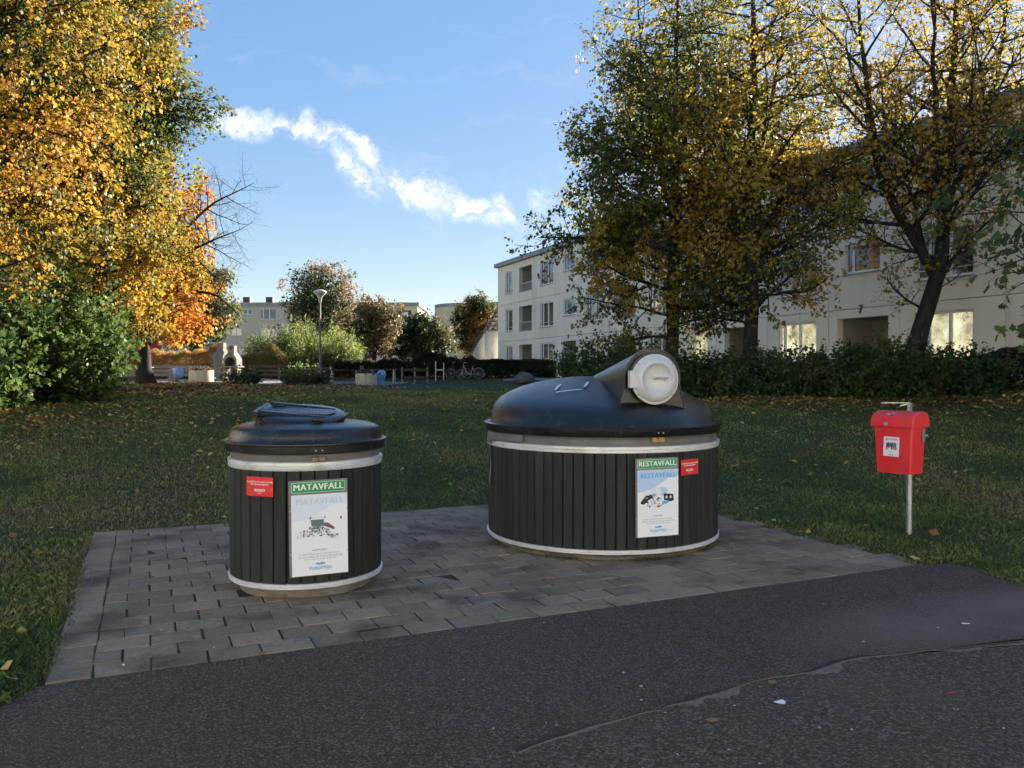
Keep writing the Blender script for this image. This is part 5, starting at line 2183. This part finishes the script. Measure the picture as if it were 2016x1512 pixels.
make_tree('lime_tree', 'right lime tree of the row, leaning forked trunk with open yellow crown', 'tree', RIGHT, zb(10.05, 21.0),
          [[(0, 0, 0, .27), (.22, 0, 1.0, .235), (.62, 0, 2.2, .20), (.95, .0, 3.4, .18), (1.15, 0, 4.8, .15), (1.25, .1, 7, .11), (1.35, .1, 9.5, .07), (1.5, .0, 13.5, .012)],
           [(.85, 0, 3.1, .13), (.30, .1, 4.2, .125), (-.45, .1, 5.5, .11), (-.75, .1, 7.2, .085), (-1.05, .1, 9.2, .05), (-1.2, .1, 12.5, .012)],
           [(1.15, 0, 5.0, .09), (1.9, -.2, 6.6, .075), (2.4, -.3, 9, .045), (2.6, -.3, 12, .01)],
           [(1.1, 0, 4.6, .08), (.75, -.3, 6.5, .07), (.5, -.5, 9, .045), (.35, -.5, 12.3, .01)]],
          [(2.0, 1.8), (3, 3.0), (4.5, 3.3), (6.5, 2.7), (9, 2.1), (12, 1.2)], 116, 9, 5, 2.9, .105, LIMEY, .7, .06, seed=13, ang1=(62, 16), up1=.35, droop=.6, shape='diamond')

# overhanging maple at the right edge (its trunk stands outside the picture)
make_tree('maple_tree', 'dark green maple with large leaves reaching in at the right edge', 'tree', None, zb(11.9, 14.6),
          [[(0, 0, 0, .20), (0, 0, 2.0, .17), (-.1, 0, 4, .13), (-.2, .1, 6.5, .06), (-.3, .1, 8.2, .015)],
           [(-.05, 0, 1.7, .09), (-1.0, -.1, 2.7, .07), (-1.9, -.1, 3.7, .04), (-2.7, 0, 4.6, .012)]],
          [(.6, 1.0), (1.4, 1.8), (3, 2.4), (5, 2.3), (6.5, 1.6), (8.2, .5)], 40, 6, 3, 3.0, .17, DARKG, .8, -.05, shape='lobed', mat='leaf_waxy', seed=21, ang1=(64, 14), up1=.4)

# left: gold limes
make_tree('lime_tree', 'tall dense golden lime tree second from the left edge, spreading over the sky', 'tree', LEFT, zb(-11.3, 22.2),
          [[(0, 0, 0, .24), (.05, 0, 3, .2), (.1, 0, 6, .15), (.05, .0, 9, .10), (.1, 0, 12, .05), (.1, 0, 14.5, .012)],
           [(.05, 0, 4, .09), (.6, -.4, 6.5, .07), (.8, -.6, 9.5, .04), (.9, -.6, 12.5, .01)], [(.05, 0, 4, .09), (-.9, -.4, 6.5, .07), (-1.4, -.6, 9.5, .04), (-1.6, -.6, 12.5, .01)]],
          [(1.5, 1.6), (2.4, 2.2), (3.4, 2.3), (5, 2.0), (6.6, 2.0), (8.2, 2.4), (9.6, 2.3), (11.5, 1.8), (14.5, .5)], 160, 13, 6, 7.6, .098, GOLD, .5, -.10, seed=31, ang1=(80, 10), up1=.25, shape='diamond', twigs=.2)
make_tree('lime_tree', 'nearest tall golden lime tree, filling the upper left corner', 'tree', LEFT, zb(-11.6, 16.4),
          [[(0, 0, 0, .24), (.0, 0, 3, .2), (.1, 0, 6, .15), (.05, .0, 9, .10), (.1, 0, 13, .012)],
           [(.05, 0, 4, .09), (.9, -.2, 6.5, .07), (1.5, -.3, 9.5, .04), (1.6, -.3, 12, .01)]],
          [(2.4, 2.4), (3.6, 3.2), (5, 3.4), (7.5, 3.4), (9.5, 3.0), (11.5, 2.2), (13, 1.0)], 150, 13, 5, 7.6, .092, GOLD, .5, .0, seed=32, ang1=(80, 10), up1=.25, shape='diamond', twigs=.2)
make_tree('lime_tree', 'green and yellow lime tree rising behind the orange tree', 'tree', LEFT, zb(-13.9, 27.5),
          [[(0, 0, 0, .22), (.05, 0, 3, .18), (.1, 0, 6, .14), (.05, .0, 9, .09), (.1, 0, 12.5, .012)]],
          [(2.8, 1.9), (4, 2.8), (6, 3.0), (8, 2.7), (10, 2.0), (12.5, .6)], 95, 11, 5, 5.2, .15, [(.03, .06, .012), (.07, .095, .016), (.17, .16, .02), (.36, .23, .022)], .6, -.12, seed=33, up1=.4, shape='diamond', twigs=.2)


def sparse(P):
    # the long right hand boughs have already dropped nearly all their leaves
    x = P[:, 0] / P[:, 1] * 1600 * 0 + P[:, 0]
    return np.where((P[:, 0] > -14.2) & (P[:, 2] > 4.0), .07, np.where(P[:, 0] > -13.4, .2, 1.0))


make_tree('maple_tree', 'orange maple with leaning dark trunk on the leaf strewn lawn, right boughs bare', 'tree', LEFT, zb(-16.75, 37.2),
          [[(0, 0, 0, .34), (-.15, 0, 1.4, .28), (-.3, 0, 3, .22), (-.3, .0, 5, .16), (-.2, 0, 8, .09), (-.1, 0, 11.5, .012)],
           [(-.3, 0, 2.4, .12), (.8, -.2, 4.6, .10), (2.3, -.3, 6.2, .06), (4.6, -.2, 7.2, .012)], [(-.3, 0, 4.0, .12), (1.2, .2, 6.6, .09), (2.9, .2, 8.3, .05), (4.9, .2, 9.3, .012)],
           [(-.25, 0, 2.2, .10), (1.5, -.1, 4.4, .08), (3.2, -.1, 4.2, .05), (4.6, .1, 2.9, .012)]],
          [(1.3, 2.2), (2.2, 3.2), (3.4, 3.3), (5, 2.6), (7, 2.0), (9, 1.6), (11.5, .6)], 120, 9, 5, 5.2, .16, ORNG, .5, 0, seed=34, shape='diamond', ang1=(72, 14), up1=.15, keep=sparse)

# big-leaved green bushes at the left edge
for k, (x, y, rx, ry, h, nl, lab) in enumerate([(-12.0, 17.4, 1.7, 1.4, 3.65, 7.5, 'leafy green maple bush at the left edge, in the shade'),
                                             (-11.15, 20.0, 1.35, 1.3, 3.05, 7.5, 'leafy green maple bush in the sun left of the orange tree'),
                                             (-15.0, 20.4, 2.2, 1.8, 3.6, 5.0, 'leafy green maple bush furthest left and behind the other two')]):
    make_shrub('maple_bush', lab, 'bush', 'green bushes at the left edge of the lawn', zb(x, y), (rx, ry), h, 70, 13, nl * 1.35, .112, GREEN, 'lobed', 'leaf_waxy', 40 + k, 1.0, -.02, lean=24, l2=.42)

# right: shrub belt before the house
BELT = 'dark shrubs before the long apartment house'
belt = [(2.6, 22.2, 1.25, 1.0, 1.6, 'dark shrub at the left end of the belt behind the round chute door'), (4.4, 21.9, 1.35, 1.0, 1.35, 'dark shrub at the foot of the left lime tree'),
        (6.3, 21.4, 1.35, 1.0, 1.35, 'dark shrub at the foot of the middle lime tree'), (8.0, 21.0, 1.25, 1.0, 1.2, 'dark shrub before the lit window between middle and right lime'),
        (9.5, 20.4, 1.2, 1.0, 1.6, 'dark shrub at the foot of the leaning lime tree'), (11.0, 20.2, 1.2, .95, 1.15, 'dark shrub right of the leaning lime tree')]
for k, (x, y, rx, ry, h, lab) in enumerate(belt):
    make_shrub('shrub', lab, 'shrub', BELT, zb(x, y), (rx, ry), h, 85, 13, 9.5, .09, DARKG, 'diamond', 'leaf_waxy', 60 + k, 1.3, .02, lean=28, l2=.42)
make_hedge('hedge', 'low dark hedge at the foot of the house, right of the shrubs', 'hedge', None, (11.6, 20.6), (15.2, 18.8), .9, .95, 26000, .06, [(.02, .022, .012), (.03, .035, .014), (.05, .04, .02)], 71)

# hedges at the back
DH = [(.020, .028, .014), (.030, .038, .017), (.045, .046, .022), (.07, .05, .03)]
make_hedge('hedge', 'clipped dark hedge behind the bicycles and the boulder', 'hedge', 'dark hedges across the yard', (-2.6, 52.4), (2.9, 51.4), 1.3, 1.15, 30000, .09, DH, 72, wob=.06)
make_hedge('hedge', 'taller dark hedge behind the tree stakes', 'hedge', 'dark hedges across the yard', (-6.4, 53.2), (-2.2, 52.8), 1.4, 1.35, 26000, .10, DH, 73, wob=.3, bias=.08)
make_hedge('hedge', 'dark hedge behind the tables and the shaded planter', 'hedge', 'dark hedges across the yard', (-11.5, 53.4), (-6.4, 53.3), 1.4, 1.3, 28000, .10, DH, 74, wob=.25)
ROW = [(.20, .17, .05), (.34, .26, .08), (.46, .32, .10), (.48, .23, .08), (.48, .13, .06)]
make_hedge('hedge', 'row of tall yellow and rust red autumn spirea behind the grills', 'hedge', None, (-25.5, 53.0), (-14.3, 52.2), 1.5, 1.65, 42000, .17, ROW, 75, 'narrow', 'leaf', .3, 0, .5)

# willow
make_shrub('willow_bush', 'broad pale green willow bush in the sun behind the lamp post', 'bush', None, zb(-14.3, 55.6), (3.3, 2.0), 4.0, 200, 22, 9.0, .25, [(.06, .10, .02), (.11, .155, .035), (.18, .22, .05), (.26, .26, .06)],
           'narrow', 'leaf', 81, .6, .05, lean=42, l2=.5, upb=.5, sprd=1.1)
make_shrub('willow_bush', 'green leafy bush low at the left foot of the willow', 'bush', None, zb(-12.8, 49.8), (.8, .6), 1.1, 40, 8, 5.0, .12, GREEN, 'round', 'leaf', 82, 1.0, .2)

# trees at the back
MAPLE = [(.045, .07, .024), (.07, .09, .03), (.12, .11, .042), (.20, .125, .06), (.28, .13, .08)]
BROWN = [(.075, .075, .03), (.13, .11, .045), (.18, .135, .05), (.20, .11, .05)]
BACK = 'trees at the back of the yard'


def back_tree(name, lab, x, y, h, crown, cols, seed, nl=4.0, leaf=.2, n1=70, bias=0, n2=8, fork=True):
    b = zb(x, y)
    L = [[(0, 0, 0, .2), (.05, 0, h * .3, .16), (.0, .1, h * .6, .10), (0, 0, h, .012)]]
    if fork:
        L += [[(.0, 0, h * .25, .1), (.6, 0, h * .55, .06), (1.0, 0, h * .88, .012)], [(.0, 0, h * .22, .1), (-.8, 0, h * .5, .06), (-1.3, 0, h * .85, .012)]]
    return make_tree(name, lab, 'tree', BACK, b, L, crown, n1, n2, 4, nl, leaf, cols, .35, bias, seed=seed, trunk_sides=8, shape='diamond', twigs=0)


back_tree('maple_tree', 'broad dark maple with reddening leaves right behind the lamp', -16.4, 70, 9.4, [(1.5, 2.0), (3, 3.4), (4.6, 3.6), (6.4, 2.9), (8.0, 1.8), (9.5, .6)], MAPLE, 91, 3.4, .2, 90, -.02, 9)
back_tree('tree', 'brownish thin tree between the maple and the far house', -11.4, 67, 6.0, [(1.6, 1.6), (2.9, 2.3), (4.3, 2.0), (6.0, .6)], BROWN, 92, 4.0, .2, 70)
back_tree('tree', 'low spreading green and gold tree behind the tree stakes', -8.1, 72, 5.0, [(.7, 1.8), (1.8, 2.5), (3.0, 2.2), (5.0, .6)], [(.03, .045, .012), (.06, .075, .02), (.12, .11, .025), (.22, .16, .03)], 93, 4.5, .2, 70, -.05)
back_tree('tree', 'round green and rust tree before the house with the rounded end', -3.4, 78, 7.2, [(.8, 1.3), (2.5, 1.9), (4.2, 1.9), (5.6, 1.3), (6.9, .5)], [(.03, .05, .012), (.07, .08, .02), (.17, .11, .03), (.24, .12, .035)], 94, 5.0, .22, 75)
back_tree('tree', 'dark leafy tree behind the orange maple on the left', -22.5, 58, 8.0, [(1.0, 2.0), (3, 3.4), (5, 3.2), (8, .6)], [(.025, .045, .012), (.06, .08, .018), (.16, .13, .025)], 95, 5.0, .24, 80)
back_tree('tree', 'yellow tree outside the picture on the far left of the yard', -27.0, 47, 10.5, [(1.6, 2.6), (3.5, 4.0), (6, 3.8), (10.5, .8)], GOLD, 96, 4.0, .26, 80)

# low bushes at the lamp and grill
LOW = [(.016, .028, .010), (.03, .045, .014), (.06, .06, .02), (.12, .08, .03)]
make_shrub('shrub', 'low dark shrub round the foot of the lamp post', 'shrub', 'low shrubs at the near edge of the gravel', zb(-10.85, 43.2), (1.35, .8), .75, 46, 8, 4.0, .10, LOW, 'round', 'leaf', 101, 1.5, 0, lean=50, l2=.35)
make_shrub('shrub', 'low dark shrub in front of the nearer grill', 'shrub', 'low shrubs at the near edge of the gravel', zb(-14.4, 43.4), (.95, .7), .95, 40, 8, 4.0, .10, LOW, 'round', 'leaf', 102, 1.5, 0, lean=45, l2=.35)

# ------------------------------------------------------------------ grass and fallen leaves
rng = np.random.default_rng(99)
NB = 410000
t = rng.random(NB)
Y = 2.6 * (30 / 2.6) ** (t ** .85)
X = (rng.random(NB) * 2 - 1) * (Y * .74 + 1.0)
keep = ~on_hard(X, Y, -.015 + .05 * (vnoise(np.stack([X, Y, X * 0], 1), 3.5, 8) - .42))
clump = vnoise(np.stack([X, Y, X * 0], 1), 2.2, 3) * .6 + vnoise(np.stack([X, Y, X * 0], 1), 7, 4) * .4
bare = vnoise(np.stack([X, Y, X * 0], 1), .9, 12)
near_corner = np.exp(-(((X + 4.6) / .8) ** 2 + ((Y - 7.0) / .9) ** 2))
keep &= rng.random(NB) < np.clip(1.15 - .75 * near_corner - .5 * (bare > .72), 0, 1)
X, Y, clump = X[keep], Y[keep], clump[keep]
n = len(X)
Z = gz(X, Y)
h = (.015 + .024 * rng.random(n)) * (.55 + .95 * clump) * (1 + .012 * Y)
w = np.maximum(.0036, .00056 * Y) * (.6 + .9 * rng.random(n))
az = rng.random(n) * 2 * PI
la = rng.random(n) * 2 * PI
lean = h * (.25 + .9 * rng.random(n))
V = np.empty((n, 4, 3))
V[:, 0] = np.stack([X - w * np.cos(az), Y - w * np.sin(az), Z - .004], 1)
V[:, 1] = np.stack([X + w * np.cos(az), Y + w * np.sin(az), Z - .004], 1)
mx_, my_ = X + lean * .35 * np.cos(la), Y + lean * .35 * np.sin(la)
V[:, 2] = np.stack([mx_ + w * .7 * np.cos(az), my_ + w * .7 * np.sin(az), Z + h * .65], 1)
V[:, 3] = np.stack([X + lean * np.cos(la), Y + lean * np.sin(la), Z + h], 1)
F = np.arange(n)[:, None] * 4
gcols = (.55 + .95 * rng.random((n, 1)) ** 1.3) * palette(np.stack([X, Y, Z], 1), [(.066, .098, .026), (.100, .150, .036), (.140, .186, .050), (.18, .195, .060), (.20, .175, .08)], .7, -.12, 17, jitter=.2, rng=rng)
tag(link('grass', np_mesh('grass', V.reshape(-1, 3), np.concatenate([F + [[0, 1, 2]], F + [[0, 2, 3]]]), M['grass'], np.repeat(gcols, 4, axis=0))), 'short autumn grass of the lawn', 'grass', None, 'stuff')
n_w = 5200
kind_ = rng.integers(0, 4, n_w)
a_, b_ = rng.random(n_w) * PW, rng.random(n_w) * PD
edge_ = rng.integers(0, 3, n_w)
a_ = np.where(kind_ < 2, np.where(edge_ == 0, rng.normal(-.01, .035, n_w), np.where(edge_ == 1, PW + rng.normal(0, .05, n_w), a_)), a_)
b_ = np.where((kind_ < 2) & (edge_ == 2), PD + rng.normal(0, .04, n_w), b_)
b_ = np.where(kind_ == 2, np.round(b_ / PY) * PY + rng.normal(0, .004, n_w), b_)
Xw, Yw = PO[0] + PU[0] * a_ + PV[0] * b_, PO[1] + PU[1] * a_ + PV[1] * b_
th_ = rng.normal(-PI / 2, .9, n_w)
wb = rng.integers(0, 2, n_w)
cb = np.array([[-1.516, 5.99, .50], [.845, 7.658, 1.045]])[wb]
k3 = kind_ == 3
Xw = np.where(k3, cb[:, 0] + (cb[:, 2] + .02 * rng.random(n_w)) * np.cos(th_), Xw)
Yw = np.where(k3, cb[:, 1] + (cb[:, 2] + .02 * rng.random(n_w)) * np.sin(th_), Yw)
patch = vnoise(np.stack([Xw, Yw, Xw * 0], 1), 2.6, 61)
kw = np.where(kind_ < 2, patch > .38, patch > .60)
Xw, Yw, kd_ = Xw[kw], Yw[kw], kind_[kw]
n_w = len(Xw)
hw = np.where(kd_ == 2, .008 + .010 * rng.random(n_w), .018 + .035 * rng.random(n_w))
aw, lw = rng.random(n_w) * 2 * PI, rng.random(n_w) * 2 * PI
ww = .0028 + .003 * rng.random(n_w)
Vw = np.empty((n_w, 3, 3))
Vw[:, 0] = np.stack([Xw - ww * np.cos(aw), Yw - ww * np.sin(aw), np.full(n_w, .010)], 1)
Vw[:, 1] = np.stack([Xw + ww * np.cos(aw), Yw + ww * np.sin(aw), np.full(n_w, .010)], 1)
Vw[:, 2] = np.stack([Xw + hw * .9 * np.cos(lw), Yw + hw * .9 * np.sin(lw), .012 + hw], 1)
cw = palette(np.stack([Xw, Yw, Xw * 0], 1), [(.05, .075, .022), (.09, .12, .035), (.15, .14, .06)], 2.0, 0, 9, rng=rng)
tag(link('weeds', np_mesh('weeds', Vw.reshape(-1, 3), (np.arange(n_w)[:, None] * 3 + [[0, 1, 2]]), M['grass'], np.repeat(cw, 3, axis=0))), 'weeds and moss in the pavement joints and round the container feet', 'weeds', None, 'stuff')
# low clover-like leaves between the blades near us
n = 26000
t = rng.random(n)
Y = 2.8 * (13 / 2.8) ** t
X = (rng.random(n) * 2 - 1) * (Y * .72 + .8)
k = ~on_hard(X, Y, .01) & (vnoise(np.stack([X, Y, X * 0], 1), 1.3, 31) > .45)
X, Y = X[k], Y[k]
P = np.stack([X, Y, gz(X, Y) + .008 + .02 * rng.random(len(X))], 1)
leaves_obj('clover', P, np.concatenate([rng.standard_normal((len(P), 2)), np.full((len(P), 1), .2)], 1), np.concatenate([.4 * rng.standard_normal((len(P), 2)), np.ones((len(P), 1))], 1),
           .02 + .018 * rng.random(len(P)), palette(P, [(.022, .045, .012), (.04, .075, .018), (.07, .10, .025)], 1.0, 0, 3, rng=rng), M['grass'], None, 'diamond')


def fallen(name, label, n, sampler, size, cols, seed):
    rng = np.random.default_rng(seed)
    X, Y = sampler(rng, n)
    k = ~on_hard(X, Y, 0)
    X, Y = X[k], Y[k]
    P = np.stack([X, Y, gz(X, Y) + .018 + .03 * rng.random(len(X))], 1)
    ax = np.concatenate([rng.standard_normal((len(P), 2)), .25 * rng.standard_normal((len(P), 1))], 1)
    nr = np.concatenate([.45 * rng.standard_normal((len(P), 2)), np.ones((len(P), 1))], 1)
    o = leaves_obj(name, P, ax, nr, size * (.6 + .7 * rng.random(len(P))), palette(P, cols, .8, 0, seed, jitter=.5, rng=rng), M['litter'], None, 'diamond')
    tag(o, label, 'fallen leaves')


DRY = [(.10, .055, .025), (.20, .11, .035), (.34, .20, .05), (.46, .31, .08), (.40, .34, .14)]


def s_left(rng, n):
    return rng.normal(-15.0, 4.6, n), 30 + rng.normal(0, 6.8, n)


def s_bush(rng, n):
    y = rng.normal(16.6, 1.3, n)
    return rng.normal(-10.0, 2.4, n), y


def s_right(rng, n):
    x = rng.normal(8.0, 3.6, n)
    return x, 19.3 - .12 * (x - 8) + rng.normal(0, 1.1, n)


def s_all(rng, n):
    y = 3 + 38 * rng.random(n) ** .9
    return (rng.random(n) * 2 - 1) * y * .72, y


fallen('fallen_leaves', 'dense brown and orange fallen leaves under the orange maple', 15000, s_left, .115, DRY[:4], 201)
fallen('fallen_leaves', 'yellow fallen leaves along the green bush at the left edge', 2600, s_bush, .075, DRY, 202)
fallen('fallen_leaves', 'brown fallen leaves along the dark shrubs under the limes', 3600, s_right, .085, DRY[:4], 203)
fallen('fallen_leaves', 'single pale leaves strewn over the whole lawn', 1900, s_all, .082, DRY[1:], 204)

# scraps, leaves and grit on the asphalt
def scrap(name, label, cat, x, y, z, poly, mat, rz, curl=.0, group=None):
    b = MB()
    n = len(poly)
    V = [(px, py, .004 + curl * (px * px + py * py) * 30 + .001 * k % .003) for k, (px, py) in enumerate(poly)]
    V2 = [(px, py, pz + .0015) for px, py, pz in V]
    c0, c1 = (0, 0, .003), (0, 0, .0045)
    b.add(V + V2 + [c0, c1], [(2 * n, (k + 1) % n, k) for k in range(n)] + [(2 * n + 1, n + k, n + (k + 1) % n) for k in range(n)] + [(k, (k + 1) % n, n + (k + 1) % n, n + k) for k in range(n)])
    return tag(b.build(name, mat, None, loc=(x, y, z), rot=(0, 0, rz)), label, cat, group)


def leafpoly(s): return [(s * x, s * y) for x, y in [(-.5, 0), (-.3, .3), (-.05, .26), (.05, .42), (.22, .22), (.5, .05), (.25, -.2), (.05, -.4), (-.05, -.24), (-.32, -.3)]]


ZA = .0135
M['leaf_brown'] = mk('leaf_brown', (.30, .17, .08), (.22, .11, .05), 60, .8)
M['leaf_yellow'] = mk('leaf_yellow', (.45, .30, .06), (.36, .22, .05), 60, .7)
M['scrap_red'] = mk('scrap_red', (.55, .02, .02), rough=.5)
scrap('paper_scrap', 'torn white paper scrap on the rough old asphalt in front', 'paper scrap', 1.25, 3.76, .010, [(-.030, .012), (-.012, .018), (.022, .024), (.028, .004), (.010, -.022), (-.008, -.016)], M['paper'], .2, .1)
scrap('paper_scrap', 'small white paper strip on the asphalt below the red box', 'paper scrap', 2.77, 4.94, ZA, [(-.022, .012), (.02, .004), (.022, -.008), (-.018, -.004)], M['paper'], -.1, .1)
scrap('fallen_leaf', 'small tan leaf lying on the crack in the asphalt', 'leaf', 1.29, 4.0, .014, leafpoly(.055), M['leaf_brown'], .7, .12, 'single leaves on the asphalt')
scrap('fallen_leaf', 'tan leaf lying on the rough asphalt near the bottom edge', 'leaf', .89, 3.57, .010, leafpoly(.065), M['leaf_brown'], .4, .1, 'single leaves on the asphalt')
scrap('fallen_leaf', 'brown leaf at the front edge of the pavement below the small container', 'leaf', -1.36, 4.42, ZA, leafpoly(.06), M['leaf_brown'], 1.6, .1, 'single leaves on the asphalt')
scrap('fallen_leaf', 'yellow leaf on the pavement in front of the large container', 'leaf', .82, 5.42, .021, leafpoly(.05), M['leaf_yellow'], .1, .1, 'single leaves on the asphalt')
scrap('fallen_leaf', 'brown leaf on the grass beside the corner where pavement meets asphalt', 'leaf', 3.46, 6.62, .03, leafpoly(.10), M['leaf_brown'], 2.1, .1, 'single leaves on the asphalt')
scrap('plastic_scrap', 'tiny red plastic scrap on the asphalt at lower right', 'scrap', 2.11, 3.88, .010, [(-.012, .006), (.012, .007), (.014, -.006), (-.010, -.006)], M['scrap_red'], .1, .1)
n = 190
P = []
while len(P) < n:
    y = 3.0 + 6.0 * rng.random() ** 1.1
    x = (rng.random() * 2 - 1) * y * .66
    if on_hard(np.array([x]), np.array([y]), -.05)[0]: P.append((x, y, .021))
for k in range(130):      # spilled crumbs between the two containers
    a, b = rng.normal(2.55, .45), rng.normal(2.9, .5)
    w = PO + PU * a + PV * b
    P.append((w[0], w[1], .023))
P = np.array(P)
cols = palette(P, [(.20, .17, .13), (.42, .38, .32), (.6, .58, .54)], 5, .1, 5, jitter=.5, rng=rng)
tag(leaves_obj('litter_crumbs', P, np.concatenate([rng.standard_normal((len(P), 2)), np.zeros((len(P), 1))], 1), np.concatenate([.3 * rng.standard_normal((len(P), 2)), np.ones((len(P), 1))], 1),
               .008 + .012 * rng.random(len(P)) ** 2, cols, M['litter'], None, 'diamond'), 'pale crumbs and bits of dirt scattered over asphalt and pavers', 'litter')
